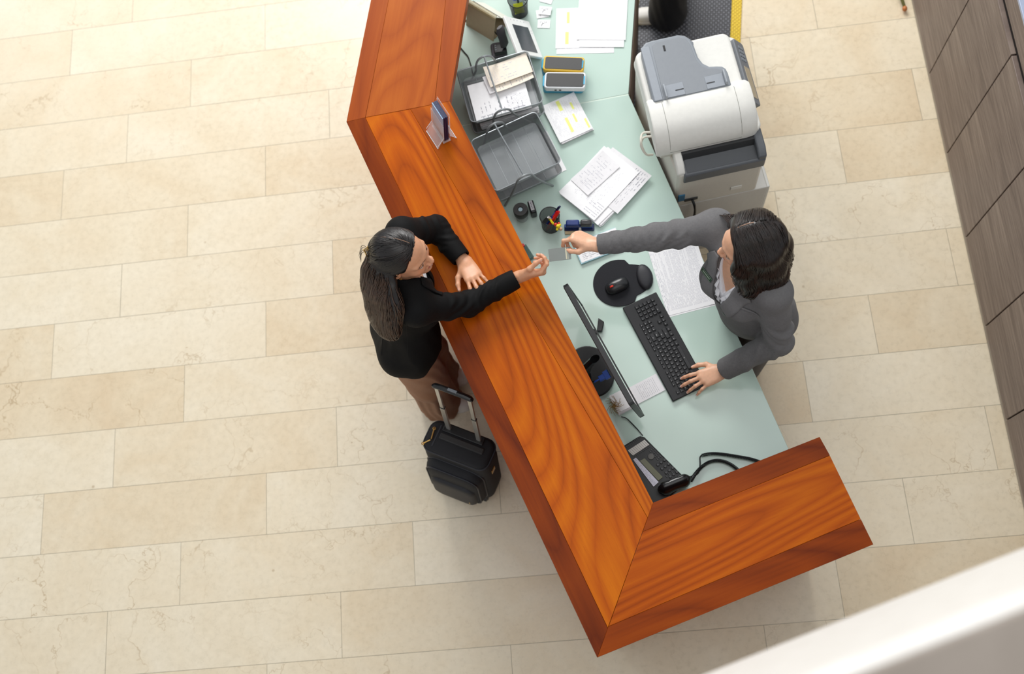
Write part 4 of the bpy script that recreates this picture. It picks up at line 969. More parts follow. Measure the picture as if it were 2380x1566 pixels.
# ================================================================== anti-fatigue mat at the far end
q0_, q1_ = at(1697, 82, 0), at(1700.7, 0, 0); q2_, q3_ = at(1720, 106, 0), at(1722.4, 0, 0)
dirm = (q1_-q0_).normalized(); Mmt = Matrix((Vector((dirm.y, -dirm.x, 0)), dirm, Vector((0, 0, 1)))).transposed().to_4x4()
Mmt.translation = Vector((q0_.x, q0_.y, 0))
mw_ = (q2_-q0_).dot(Vector((dirm.y, -dirm.x, 0)))
wl = (at(1478, 105, 0)-q0_).dot(Vector((dirm.y, -dirm.x, 0)))
ml = thing('floor_mat', 'black studded rubber mat with yellow borders lying on the floor beyond the copier', 'mat', M=Mmt)
def studs(name, col, pitch, dark):
    t = NT(name); P = t.xyz(t.obj()); f = 1/pitch
    a = t.math('SINE', t.math('MULTIPLY', t.math('ADD', P[0], P[1]), f*PI)); b = t.math('SINE', t.math('MULTIPLY', t.math('SUBTRACT', P[0], P[1]), f*PI))
    h = t.math('ABSOLUTE', t.math('MULTIPLY', a, b)); h = t.mr(h, .25, .75, 0, 1)
    t.set(Base_Color=t.mix(h, lin(dark), lin(col)), Roughness=.45); t.bump(h, .8, .004); return t.m
MATB = studs('studded_rubber', '#6b6d73', .026, '#3a3b3f'); MATY = studs('studded_yellow', '#f2d23c', .022, '#d9b422')
MB(Mmt).box((wl/2, .55, .006), (abs(wl), 2.1, .012)).build('mat_centre', MATB, ml, None, .002)
MB(Mmt).box((mw_/2, .55, .005), (mw_, 2.1, .010)).build('mat_border', MATY, ml, None, .002)
MB(Mmt).box((wl-mw_/2, .55, .005), (mw_, 2.1, .010)).build('mat_border', MATY, ml, None, .002)

# ================================================================== wheeled cabin bag
sd = Vector((.927, -.374, 0)).normalized(); sn = Vector((-.374, -.927, 0)).normalized()   # along the width, towards the front
 
lean = math.radians(8.7); zs = (-sn*math.sin(lean)+Vector((0, 0, math.cos(lean)))).normalized()   # it leans back a little
Msu = Matrix((sd, zs.cross(sd), zs)).transposed().to_4x4(); Msu.translation = Vector((-.845, .90, .004))
SW, SD, SH = .315, .15, .50        # x 0..SW, y 0 (back) .. -SD (front)
bag = thing('cabin_suitcase', 'black soft wheeled cabin suitcase with raised handle standing beside the counter', 'suitcase', M=Msu)
FAB = mat('black_nylon', '#14151a', .75, var=.2, nscale=500, bump=.4, bscale=1800); FAB2 = mat('black_nylon_trim', '#1b1c22', .55, bump=.2); PIPE = mat('black_piping', '#24262e', .45)
mb = MB(Msu); rs = []
for z, s in ((.035, .90), (.045, .97), (.08, 1), (.40, 1.0), (.455, .99), (.485, .965), (.497, .92), (.502, .84)):
    rs.append([(SW/2+p[0]*s, -SD/2+p[1]*s, z) for p in rrect(SW, SD, .045, 6)])
mb.rings(rs).build('bag_shell', FAB, bag, None, 0, 2, 60)
mb = MB(Msu)   # bulging front pocket
rs = []
for d, s in ((0, 1), (.02, .99), (.038, .95), (.05, .86), (.055, .7)):
    rs.append([(SW/2+p[0]*s, -SD+.004-d, .235+p[1]*s) for p in rrect(SW*.86, .36, .07, 7)])
mb.rings(rs).build('front_pocket', FAB, bag, None, 0, 2, 60)
mb = MB(Msu); rs = []
for d, s in ((0, 1), (.012, .98), (.02, .9), (.023, .7)):
    rs.append([(SW/2+p[0]*s, -SD-.045-d, .19+p[1]*s) for p in rrect(SW*.7, .22, .05, 7)])
mb.rings(rs).build('small_pocket', FAB2, bag, None, 0, 2, 60)
mb = MB(Msu)
for z, s in ((.482, .985),):
    mb.tube([(SW/2+p[0]*s, -SD/2+p[1]*s, z) for p in rrect(SW, SD, .045, 6)+rrect(SW, SD, .045, 6)[:1]], .004, 6)
pp_ = rrect(SW*.87, .365, .07, 7); mb.tube([(SW/2+p[0], -SD+.002, .235+p[1]) for p in pp_+pp_[:1]], .004, 6)
pp_ = rrect(SW*.80, .33, .06, 7); mb.tube([(SW/2+p[0], -SD-.040, .235+p[1]) for p in pp_+pp_[:1]], .0035, 6)
mb.build('piping', PIPE, bag)
MB(Msu).box((SW/2+.01, -.07, .503), (.21, .030, .014)).build('carry_handle', mat('grey_strap', '#2c2b2b', .7), bag, None, .005)
MB(Msu).box((.05, -SD/2, .5015), (.006, SD*.7, .003)).build('top_seam', PIPE, bag)
hxs = (.088, .232); hy = -.026; HT = 1.0
MB(Msu).box(((hxs[0]+hxs[1])/2, hy, .503), (hxs[1]-hxs[0]+.05, .042, .012)).build('handle_socket', BLK, bag, None, .004)
for x in hxs:
    mb = MB(Msu); mb.box((x, hy, .63), (.021, .013, .27)); mb.box((x, hy, .87), (.017, .010, .26)); po = mb.build('handle_pole', STEEL, bag, None, .002)
    MB(Msu).box((x, hy, .765), (.0225, .0145, .005)).build('pole_collar', BLK, po, None, .001)
MB(Msu).tube([(hxs[0]-.012, hy, HT-.008), (hxs[0]-.004, hy, HT), (hxs[0]+.02, hy, HT+.005), (hxs[1]-.02, hy, HT+.005), (hxs[1]+.004, hy, HT), (hxs[1]+.012, hy, HT-.008)], [.010, .013, .013, .013, .013, .010], 10, flat=.9).build('grip', BLK, bag)
MB(Msu).box(((hxs[0]+hxs[1])/2, hy, HT+.017), (.04, .012, .005)).build('release_button', GRY, bag, None, .002)
for k, (a, b) in enumerate((((.028, -.05, .506), (.036, -.10, .506)), ((.008, -.13, .498), (.034, -.105, .506)))):
    mb = MB(Msu); mb.tube([a, b], .0032, 7); a_ = Vector(a); mb.tube([(a_.x+.006*math.cos(2*PI*i/12), a_.y+.006*math.sin(2*PI*i/12), a_.z) for i in range(13)], .0018, 6)
    mb.build('zip_pull', GOLD, bag)
MB(Msu).box((.235, -SD-.066, .13), (.006, .004, .026)).build('zip_pull', GOLD, bag, None, .001)
MB(Msu).box((SW+.002, -.09, .36), (.005, .03, .036)).build('side_badge', GOLD, bag, None, .001)
for x in (.045, SW-.045):
    for y in (-.02, -SD+.02):
        zz = .022 if y > -.1 else .0
        Mw = Msu @ fr((x, y, zz), (0, 0, 1), (1, 0, 0))
        MB(Mw).lathe([(.012, -.012), (.022, -.011), (.022, .011), (.012, .012)], 18).build('wheel', BLK, bag, None, .002)
        MB(Msu).box((x, y, zz+.020), (.036, .03, .035)).build('wheel_housing', BLK, bag, None, .003)

# small bud and leaf at the top of the right-hand wall
bd = thing('flower_bud', 'small orange brown bud with green leaf blades lying by the foot of the panelled wall', 'bud', at(2102, 20, 0))
p_ = at(2103, 20, .02)
MB().ball(p_, (.013, .016, .012)).build('bud', mat('orange_brown', '#b9713a', .5), bd)
for k in range(3): MB().tube(spline([p_+Vector((-.004+.004*k, .008, 0)), p_+Vector((-.022+.006*k, .05, .02)), p_+Vector((-.038+.008*k, .12, .03)), p_+Vector((-.060+.012*k, .2, .004))], 6), [.004]*18+[.001], 6, flat=.4).build('leaf_blade', mat('olive_green', '#6d6a35', .6), bd)
# ================================================================== soft-body surfaces (figures and clothes): one continuous skin per garment
def V3(*a): return np.array(a, float)
def nrm3(v): v = np.asarray(v, float); return v/np.linalg.norm(v)
class Soft:
    """smooth union / cut of rounded limbs and ellipsoids, skinned as one closed mesh"""
    def __init__(s): s.ops = []
    def limb(s, a, b, ra, rb, k=.02, flat=None, op='u', wr=None):
        a, b = np.asarray(a, float), np.asarray(b, float); ab = b-a; L2 = ab@ab+1e-12
        F = None
        if flat is not None: F = (nrm3(flat[0]), 1/flat[1]-1, flat[1])
        ax = nrm3(ab); r0 = nrm3(np.cross(ax, [.31, .57, .76])); r1 = np.cross(ax, r0)
        def f(P):
            p = P-a
            if F is not None:
                p = p+(p@F[0])[..., None]*F[0]*F[1]; e = ab+F[0]*(ab@F[0])*F[1]; l2 = e@e
            else: e, l2 = ab, L2
            t = np.clip((p@e)/l2, 0, 1)
            d = np.linalg.norm(p-t[..., None]*e, axis=-1)-(ra+(rb-ra)*t)
            if wr is not None:
                amp, n, tw, lo, hi, ph = wr
                th = np.arctan2((P-a)@r1, (P-a)@r0)
                m = np.clip((t-lo)/.08, 0, 1)*np.clip((hi-t)/.08, 0, 1)
                q = 2*PI*n*t+tw*th+ph+1.3*np.sin(2*th+ph*2)+.8*np.sin(5.3*t+ph)
                d = d-amp*m*((1.5*(1-np.abs(np.sin(q/2)))**1.3-.5)*(.65+.45*np.sin(th+ph))+.25*np.sin(2.17*q+1.1))
            return d*(F[2] if F is not None else .92)
        s.ops.append((f, k, op)); return s
    def chain(s, pts, rs, k=.02, **kw):
        for i in range(len(pts)-1): s.limb(pts[i], pts[i+1], rs[i], rs[i+1], k, **kw)
        return s
    def ell(s, c, R, ax=None, k=.02, op='u'):
        c = np.asarray(c, float); R = np.asarray(R, float); A = np.eye(3) if ax is None else np.stack([nrm3(x) for x in ax])
        def f(P):
            q = (P-c)@A.T; k0 = np.linalg.norm(q/R, axis=-1); k1 = np.linalg.norm(q/(R*R), axis=-1)+1e-9
            return np.where(k0 < .2, (k0-1)*R.min(), k0*(k0-1)/k1)*.95
        s.ops.append((f, k, op)); return s
    def half(s, p, n, k=.004):
        """keep the side the normal n points away from"""
        p = np.asarray(p, float); n = nrm3(n); s.ops.append((lambda P: (P-p)@n, k, 'i')); return s
    def fun(s, f, k, op): s.ops.append((f, k, op)); return s
    def comb(s, d, x, k, op):
        if op == 'u':
            h = np.maximum(k-np.abs(d-x), 0); return np.minimum(d, x)-h*h/(4*k)
        if op == 's': x = -x
        h = np.maximum(k-np.abs(d-x), 0); return np.maximum(d, x)+h*h/(4*k)
    def ev(s, P):
        d = np.full(P.shape[:-1], 1e3)
        for f, k, op in s.ops: d = s.comb(d, f(P), k, op)
        return d
    def grad(s, P, e=.002):
        g = np.stack([s.ev(P+np.eye(3)[i]*e)-s.ev(P-np.eye(3)[i]*e) for i in range(3)], -1)
        return g/(np.linalg.norm(g, axis=-1, keepdims=True)+1e-9)
    def project(s, P, off=0., it=6):
        P = np.array(P, float)
        for _ in range(it): P = P-s.grad(P)*(s.ev(P)-off)[..., None]*.9
        return P
    def mesh(s, lo, hi, h):
        N = 8; B = N*h; lo = np.asarray(lo, float); nb = np.ceil((np.asarray(hi)-lo)/B).astype(int)
        I = np.stack(np.meshgrid(*[np.arange(n) for n in nb], indexing='ij'), -1).reshape(-1, 3)
        Cn = lo+(I+.5)*B; near = B*.87
        dcs = []; d = np.full(len(I), 1e3)
        for f, k, op in s.ops:
            x = f(Cn); dcs.append(x); d = s.comb(d, x, k, op)
        # a block may matter when the coarse distance is small
        act = np.abs(d) < near*1.35+.012
        I = I[act]; dcs = [x[act] for x in dcs]
        g = np.arange(N+1)*h
        G = np.stack(np.meshgrid(g, g, g, indexing='ij'), -1)
        out_v, out_id, quads = [], [], []
        dims = nb*N+2
        CH = 1500; Dall = np.empty((len(I), N+1, N+1, N+1), np.float32)
        for c in range(0, len(I), CH):
            J = I[c:c+CH]; P = lo+J[:, None, None, None, :]*B+G[None]
            dd = np.full(P.shape[:-1], 1e3)
            for (f, k, op), x in zip(s.ops, dcs):
                xc = x[c:c+CH]
                m = (xc < near*1.25+k+.01) if op in 'us' else np.ones(len(J), bool)
                if m.any(): dd[m] = s.comb(dd[m], f(P[m]), k, op)
            Dall[c:c+CH] = dd
        S = Dall < 0
        cs = [S[:, a:a+N, b:b+N, e:e+N] for a in (0, 1) for b in (0, 1) for e in (0, 1)]
        cnt = sum(x.astype(np.int8) for x in cs); cell = (cnt > 0) & (cnt < 8)
        bi, ci, cj, ck = np.nonzero(cell)
        acc = np.zeros((len(bi), 3)); num = np.zeros(len(bi))
        corner = lambda a, b, e: Dall[bi, ci+a, cj+b, ck+e].astype(float)
        for ax in range(3):
            for p in (0, 1):
                for q in (0, 1):
                    o = [0, 0, 0]; o[(ax+1) % 3] = p; o[(ax+2) % 3] = q; o2 = list(o); o2[ax] = 1
                    u, v = corner(*o), corner(*o2); m = (u < 0) != (v < 0)
                    t = np.where(m, u/(u-v+1e-30), 0); pos = np.tile(np.array(o, float), (len(bi), 1)); pos[:, ax] = t
                    acc += pos*m[:, None]; num += m
        loc = acc/num[:, None]
        gi = np.stack([I[bi, 0]*N+ci, I[bi, 1]*N+cj, I[bi, 2]*N+ck], -1)
        verts = lo+(gi+loc)*h
        ids = (gi[:, 0]*dims[1]+gi[:, 1])*dims[2]+gi[:, 2]; order = np.argsort(ids); sid = ids[order]
        def look(g3):
            k = (g3[:, 0]*dims[1]+g3[:, 1])*dims[2]+g3[:, 2]; p = np.searchsorted(sid, k); p = np.clip(p, 0, len(sid)-1)
            return np.where(sid[p] == k, order[p], -1)
        for ax in range(3):
            o2 = [0, 0, 0]; o2[ax] = 1
            u, v = corner(0, 0, 0), corner(*o2); m = (u < 0) != (v < 0)
            g0 = gi[m]; e1 = np.zeros(3, int); e1[(ax+1) % 3] = 1; e2 = np.zeros(3, int); e2[(ax+2) % 3] = 1
            q = np.stack([look(g0), look(g0-e1), look(g0-e1-e2), look(g0-e2)], -1)
            fl = (u[m] < 0); q[~fl] = q[~fl][:, ::-1]
            quads.append(q[(q >= 0).all(1)])
        Q = np.concatenate(quads)
        used = np.unique(Q); re = np.full(len(verts), -1); re[used] = np.arange(len(used))
        return verts[used], re[Q]
def np_mesh(name, Vv, Q, mats, parent, colors=None, smooth_iter=1, mi=None):
    if smooth_iter:      # light relaxation
        E = np.concatenate([Q[:, [0, 1]], Q[:, [1, 2]], Q[:, [2, 3]], Q[:, [3, 0]]])
        for _ in range(smooth_iter):
            a = np.zeros_like(Vv); n = np.zeros(len(Vv))
            np.add.at(a, E[:, 0], Vv[E[:, 1]]); np.add.at(n, E[:, 0], 1); np.add.at(a, E[:, 1], Vv[E[:, 0]]); np.add.at(n, E[:, 1], 1)
            Vv = Vv*.5+.5*a/np.maximum(n, 1)[:, None]
    M = WM[parent.name]; inv = np.array(M.inverted())
    L = Vv@inv[:3, :3].T+inv[:3, 3]
    me = bpy.data.meshes.new(name); me.vertices.add(len(L)); me.vertices.foreach_set('co', L.astype(np.float32).ravel())
    me.loops.add(Q.size); me.loops.foreach_set('vertex_index', Q.ravel().astype(np.int32))
    me.polygons.add(len(Q)); me.polygons.foreach_set('loop_start', np.arange(0, Q.size, 4, dtype=np.int32))
    me.polygons.foreach_set('use_smooth', np.ones(len(Q), bool))
    for m in (mats if isinstance(mats, list) else [mats]): me.materials.append(m)
    me.update(calc_edges=True); me.validate()
    if colors is not None:
        at_ = me.color_attributes.new('Col', 'FLOAT_COLOR', 'POINT'); at_.data.foreach_set('color', np.concatenate([colors(Vv), np.ones((len(Vv), 1))], 1).astype(np.float32).ravel())
    return link(bpy.data.objects.new(name, me), parent, M)
# ------------------------------------------------------------------ anatomy
def torso(S, J, o=0., k=.05, waist=0., legs=False):
    p, c, n, F, L = J['pelvis'], J['chest'], J['neck'], J['F'], J['L']; U = nrm3(n-p); Ff = nrm3(F-U*(F@U)); Ls = np.cross(U, Ff); ax = (Ff, Ls, U)
    w = p*.52+c*.48
    S.ell(p, V3(.098+o, .155+o, .115+o), ax, k); S.ell(w+Ff*.005, V3(.083+o+waist, .118+o+waist, .13), ax, k); S.ell(c, V3(.092+o, .132+o, .155+o), ax, k)
    m = (J['shL']+J['shR'])/2
    S.limb(J['shL'], J['shR'], .047+o, .047+o, k, flat=(Ff, .95)); S.ell(m*.6+c*.4-Ff*.012, V3(.078+o, .14+o, .09+o), ax, k)
    for s in (1, -1): S.ell(c+Ff*.075+Ls*s*.068-U*.015, V3(.05+o, .058+o, .055+o), ax, .04)
    for s in (1, -1): S.ell(p-Ff*.055+Ls*s*.07-U*.035, V3(.075+o, .08+o, .085+o), ax, .05)
    return U, Ff, Ls
def arm(S, sh, el, wr, o=(0, 0, 0), k=.02, wra=None, wrb=None):
    S.limb(sh, el, .043+o[0], .035+o[1], k, wr=wra); S.limb(el, wr, .034+o[1], .0225+o[2], k, wr=wrb)
def hand(S, w, X, Z, right, curl, thumb, spread=1., sc=1., nails=None):
    """palm, four unequal bent fingers and a thumb. X: wrist to knuckles, Z: back of the hand"""
    X = nrm3(X); Z = np.asarray(Z, float); Z = nrm3(Z-X*(Z@X)); Y = np.cross(Z, X) if right else np.cross(X, Z)
    T = lambda a, b, c: np.asarray(w)+(X*a+Y*b+Z*c)*sc
    mcp = [(.086, .025, .003), (.090, .0065, .005), (.085, -.012, .003), (.075, -.0285, -.001)]
    ln = [(.041, .025, .020), (.045, .029, .021), (.041, .027, .021), (.032, .020, .018)]; rr = [.0084, .0086, .0081, .0072]
    for i, m in enumerate(mcp):
        S.limb(T(.0, m[1]*.55, 0), T(*m), .0165*sc, .0125*sc, .012, flat=(Z, .82))
    S.ell(T(.040, .022, -.008), V3(.030, .014, .012)*sc, (X, Y, Z), .012); S.ell(T(.045, -.024, -.006), V3(.032, .011, .011)*sc, (X, Y, Z), .012)
    S.limb(T(-.018, 0, 0), T(.01, 0, 0), .0225*sc, .021*sc, .015, flat=(Z, .85))
    tips = []
    for i, m in enumerate(mcp):
        p = T(*m); a = 0; sp = math.radians((6, 1, -4, -10)[i]*spread); G = Soft()
        for j in range(3):
            a += math.radians(curl[i][j]); d = (X*math.cos(sp)+Y*math.sin(sp))*math.cos(a)-Z*math.sin(a)
            q = p+nrm3(d)*ln[i][j]*sc; f = (1, .92, .84, .72)
            G.limb(p, q, rr[i]*f[j]*sc, rr[i]*f[j+1]*sc, .004)
            p = q; dn = nrm3(Z*math.cos(a)+(X*math.cos(sp)+Y*math.sin(sp))*math.sin(a))
        S.fun(lambda P, G=G: G.ev(P), .005, 'u'); tips.append(p)
        if nails is not None: nails.append((p-nrm3(d)*.004*sc+dn*rr[i]*.72*sc, nrm3(d)))
    G = Soft(); p = T(.020, .020, -.006); G.limb(T(.008, .012, -.004), p, .015*sc, .0145*sc, .008)
    for j, (d, l) in enumerate(zip(thumb, (.042, .032, .026))):
        d = nrm3(X*d[0]+Y*d[1]+Z*d[2]); q = p+d*l*sc; G.limb(p, q, (.0135, .0105, .0092)[j]*sc, (.0105, .0092, .0068)[j]*sc, .006); p = q
    S.fun(lambda P, G=G: G.ev(P), .009, 'u'); tips.append(p)
    if nails is not None: nails.append((p-d*.004*sc+nrm3(Z*.5+Y*.5-d*((Z*.5+Y*.5)@d))*.006*sc, d))
    return tips
def head(S, c, f, u, nb, sc=1.):
    """skull, brow, cheeks, nose, lips, chin, ears; c between the ears, f forward, u up"""
    f = nrm3(f); u = nrm3(np.asarray(u)-f*(np.asarray(u)@f)); l = np.cross(u, f); A = (f, l, u)
    T = lambda x, y, z: np.asarray(c)+(f*x+l*y+u*z)*sc
    R = lambda *r: V3(*r)*sc
    S.ell(T(-.012, 0, .032), R(.095, .075, .084), A, .02); S.ell(T(.022, 0, -.022), R(.066, .062, .084), A, .03)
    for s in (1, -1):
        S.limb(T(.0, s*.046, -.055), T(.060, s*.014, -.097), .020*sc, .017*sc, .03)
        S.ell(T(.050, s*.036, -.036), R(.030, .026, .028), A, .02)
        S.limb(T(.079, s*.012, .020), T(.066, s*.046, .018), .011*sc, .009*sc, .014)
        S.ell(T(-.010, s*.081, -.014), R(.018, .008, .031), (nrm3(f+l*s*-.35), nrm3(l+f*s*.35), u), .006)
        S.ell(T(-.004, s*.088, -.012), R(.008, .006, .018), A, .004, 's')
    S.ell(T(.072, 0, -.098), R(.018, .020, .016), A, .016)
    for s in (1, -1):
        S.ell(T(.094, s*.031, .002), R(.014, .018, .011), A, .014, 's'); S.ell(T(.0735, s*.0315, .001), R(.0125, .0135, .0115), A, .003)
    S.limb(T(.082, 0, .010), T(.102, 0, -.028), .0070*sc, .0088*sc, .011); S.ell(T(.1025, 0, -.031), R(.0095, .0098, .0088), A, .006)
    for s in (1, -1): S.ell(T(.095, s*.0125, -.037), R(.010, .0072, .0075), A, .006)
    S.ell(T(.082, 0, -.064), R(.012, .026, .016), A, .012)
    S.limb(T(.086, -.020, -.063), T(.0945, 0, -.060), .0035*sc, .0056*sc, .004); S.limb(T(.086, .020, -.063), T(.0945, 0, -.060), .0035*sc, .0056*sc, .004)
    S.limb(T(.085, -.018, -.068), T(.0925, 0, -.0715), .0035*sc, .0062*sc, .004); S.limb(T(.085, .018, -.068), T(.0925, 0, -.0715), .0035*sc, .0062*sc, .004)
    S.limb(T(-.022, 0, -.03), nb, .049*sc, .054*sc, .03)
    return A, T
def head_colors(A, c, sc, skin, lip, blush=.25, smile=False):
    """skin tone with lips, brows, eyes, blush worked in by place on the head"""
    f, l, u = A; skin = np.array(lin(skin)); lip = np.array(lin(lip))
    def col(P):
        q = (P-np.asarray(c))/sc; x, y, z = q@f, np.abs(q@l), q@u
        C_ = np.tile(skin, (len(P), 1))
        def mixin(m, k): C_[:] = C_*(1-m[:, None])+np.array(k)*m[:, None]
        sm = lambda e0, e1, v: np.clip((v-e0)/(e1-e0), 0, 1)
        red = skin*np.array([1.02, .72, .68])
        mixin(np.exp(-(((x-.06)/.03)**2+((y-.042)/.022)**2+((z+.03)/.022)**2))*blush*1.6, red)
        mixin(np.exp(-(((x-.108)/.016)**2+(y/.013)**2+((z+.034)/.014)**2))*blush, red)
        m = (x > .078)*sm(.0095, .0065, np.abs(z+.0655+.0*y))*sm(.0245, .019, y); mixin(m, lip)
        if smile: mixin((x > .080)*sm(.0035, .0022, np.abs(z+.0668-y*.10))*sm(.019, .016, y), [.80, .76, .72])
        else: mixin((x > .080)*sm(.0014, .0007, np.abs(z+.066))*sm(.021, .018, y), lip*.35)
        zb = .0205-((y-.03)/.03)**2*.005
        mixin((x > .045)*sm(.0046, .0022, np.abs(z-zb))*sm(.052, .046, y)*sm(.009, .013, y)*.85, [.03, .018, .012])
        ey = np.sqrt(((y-.0315)/.0145)**2+((z-.0005)/.0052)**2)
        mixin((x > .055)*sm(1.15, .95, ey), [.75, .72, .70]); mixin((x > .055)*(ey < 1.05)*sm(.0062, .005, np.hypot(y-.0315, z-.001)), [.035, .02, .012])
        mixin((x > .055)*sm(1.45, 1.2, ey)*sm(.85, 1.0, ey)*sm(-.002, .001, z), [.02, .012, .01])
        mixin(sm(.014, .010, np.hypot(x-.01*0-.105, 0*x))*0, skin)
        return C_
    return col
def with_nails(base, nails, skin, tipcol='#f3e6e0', bed='#e0a596', r=.0052, joints=True):
    sk = np.array(lin(skin)); tc = np.array(lin(tipcol)); bd = np.array(lin(bed))
    def col(P):
        C_ = base(P)
        for p, d in nails:
            q = P-p; dist = np.linalg.norm(q, axis=1); m = np.clip((r*1.25-dist)/(r*.35), 0, 1)[:, None]
            along = np.clip(((q@d)-.0012)/.0012, 0, 1)[:, None]
            C_ = C_*(1-m*.85)+(bd*(1-along)+tc*along)*m*.85
            m2 = np.clip((.03-np.linalg.norm(P-(p-d*.01), axis=1))/.03, 0, 1)[:, None]*.35
            C_ = C_*(1-m2)+C_*np.array([1.0, .80, .76])*m2
        return C_
    return col
# ------------------------------------------------------------------ hair
def strands(S, roots, dirf, n_steps, step, off, rad, seed=0, taper=.25, sides=4, jitter=.25, lift=None):
    """combed locks that follow the hair volume S; dirf(P) gives the combing direction"""
    rg = np.random.default_rng(seed); P = S.project(roots, 0); N = len(P); path = []
    o = off*(.3+rg.random(N)*1.0); jt = rg.normal(0, jitter, (N, 3))
    for k in range(n_steps):
        path.append(P+S.grad(P)*o[:, None])
        d = dirf(P)+jt; g = S.grad(P); d = d-g*(d*g).sum(1, keepdims=True); d /= np.linalg.norm(d, axis=1, keepdims=True)+1e-9
        P = P+d*step; P = P-S.grad(P)*S.ev(P)[:, None]*.9
    path = np.stack(path, 1)
    n = path.shape[1]; T_ = np.gradient(path, axis=1); T_ /= np.linalg.norm(T_, axis=2, keepdims=True)+1e-9
    up = np.array([.3, .2, .93]); u = np.cross(T_, up); u /= np.linalg.norm(u, axis=2, keepdims=True)+1e-9; w_ = np.cross(T_, u)
    prof = np.concatenate([np.linspace(.5, 1, max(2, n//5)), np.linspace(1, taper, n-max(2, n//5))])[None, :, None]
    rr_ = rad*(.6+.8*rg.random(N))[:, None, None]*prof
    ring = np.stack([path+u*rr_*math.cos(2*PI*i/sides)+w_*rr_*math.sin(2*PI*i/sides) for i in range(sides)], 2)
    Vv = ring.reshape(-1, 3); base = (np.arange(N)*n*sides)[:, None, None]+(np.arange(n-1)*sides)[None, :, None]
    i = np.arange(sides)[None, None, :]; j = (i+1) % sides
    Q = np.stack([base+i, base+j, base+sides+j, base+sides+i], -1).reshape(-1, 4)
    return Vv, Q
def merge(parts):
    b = 0; Vs, Qs = [], []
    for v, q in parts: Vs.append(v); Qs.append(q+b); b += len(v)
    return np.concatenate(Vs), np.concatenate(Qs)
def patch(S, fn, nu, nv, off, th):
    """a thin cloth piece lying on the surface of S; fn(u, v) gives rough positions"""
    u, v = np.meshgrid(np.linspace(0, 1, nu), np.linspace(0, 1, nv), indexing='ij'); P = np.stack([fn(a, b) for a, b in zip(u.ravel(), v.ravel())])
    P = S.project(P, off); g = S.grad(P); top = P+g*th
    n = nu*nv; idx = lambda i, j: i*nv+j; Q = []
    for i in range(nu-1):
        for j in range(nv-1):
            Q.append((n+idx(i, j), n+idx(i+1, j), n+idx(i+1, j+1), n+idx(i, j+1))); Q.append((idx(i, j), idx(i, j+1), idx(i+1, j+1), idx(i+1, j)))
    br = [idx(i, 0) for i in range(nu)]+[idx(nu-1, j) for j in range(1, nv)]+[idx(i, nv-1) for i in range(nu-2, -1, -1)]+[idx(0, j) for j in range(nv-2, 0, -1)]
    for k in range(len(br)): a, b = br[k], br[(k+1) % len(br)]; Q.append((a, b, n+b, n+a))
    return np.concatenate([P, top]), np.array(Q)
# ================================================================== people
def atn(px, py, z): return np.array(at(px, py, z))
def skin_mat(name): return attr_mat(name, .42, .12)
def cloth(name, col, bump=.35, scale=900, rough=.8, var=.12, sheen=.08):
    t = NT(name); n = t.noise(t.obj(), 140, 4); n2 = t.noise(t.obj(), 14, 3); c = lin(col)
    t.set(Base_Color=t.mix(.5, t.ramp(n, [(.3, tuple(x*(1-var) for x in c)), (.7, tuple(x*(1+var) for x in c))]), t.ramp(n2, [(.3, tuple(x*(1-var) for x in c)), (.7, tuple(x*(1+var) for x in c))])), Roughness=rough, Specular_IOR_Level=.18, Sheen_Weight=sheen)
    t.bump(t.math('ADD', t.noise(t.obj(), scale, 2), t.math('MULTIPLY', n2, 1.5)), bump, .0012); return t.m
def hair_mat(name, a, b):
    t = NT(name); n = t.noise(t.obj(), 60, 4)
    t.set(Base_Color=t.ramp(n, [(.3, lin(a)), (.7, lin(b))]), Roughness=.34, Specular_IOR_Level=.55); return t.m
def shoe(parent, heel, toe, ht, m_up, m_sole, name='shoe', lace=None):
    heel, toe = Vector(heel), Vector(toe); d = (toe-heel); L = d.length; M = fr(heel, d); 
    prof = [(0, .028, .062), (.02, .034, .075), (.25, .034, .075), (.42, .036, .062), (.6, .043, .05), (.8, .044, .042), (.93, .034, .034), (1.0, .012, .024)]
    rs = []
    for x, w_, h_ in prof:
        rs.append([(x*L, w_*math.copysign(abs(math.cos(a))**.7, math.cos(a)), .014+max(0, h_*math.copysign(abs(math.sin(a))**.8, math.sin(a))) if math.sin(a) > 0 else .014) for a in [2*PI*i/20 for i in range(20)]])
    o = MB(M).rings(rs).build(name, m_up, parent, None, 0, 2, 60)
    s = MB(M); pts = [(p[0]*L, p[1]+.004) for p in prof]; poly = [(x-.004 if x == 0 else x, w_) for x, w_ in pts]+[(x-.004 if x == 0 else x, -w_) for x, w_ in pts[::-1]]
    s.prism(poly[::-1], 0, .018).build('sole', m_sole, o, None, .003)
    if lace:
        mb = MB(M)
        for k in range(4): x = (.42+.09*k)*L; mb.tube([(x, -.026, .058-.004*k), (x+.006, 0, .070-.006*k), (x, .026, .058-.004*k)], .0035, 6)
        mb.build('lace', lace, o)
    return o
def ray_hit(S, px, py):
    o = V3(0, 0, CAMH); d = nrm3(ROT @ np.array([px-1190., py-783., FPX])); t = 2.6
    for _ in range(120): t += .7*S.ev((o+d*t)[None])[0]
    return o+d*t
def build_body(name, S, lo, hi, mats, parent, colors, h): 
    Vv, Q = S.mesh(lo, hi, h); return np_mesh(name, Vv, Q, mats, parent, colors, 1)
def leg_pair(S, J, o=(0, 0, 0), k=.03):
    for s in ('R', 'L'):
        S.limb(J['hip'+s], J['knee'+s], .078+o[0], .052+o[1], k); S.limb(J['knee'+s], J['ank'+s], .050+o[1], .034+o[2], k)
        S.limb(J['ank'+s]-V3(0, 0, .045), J['ank'+s]-V3(0, 0, .058)+J['F']*.08, .022, .016, .02)

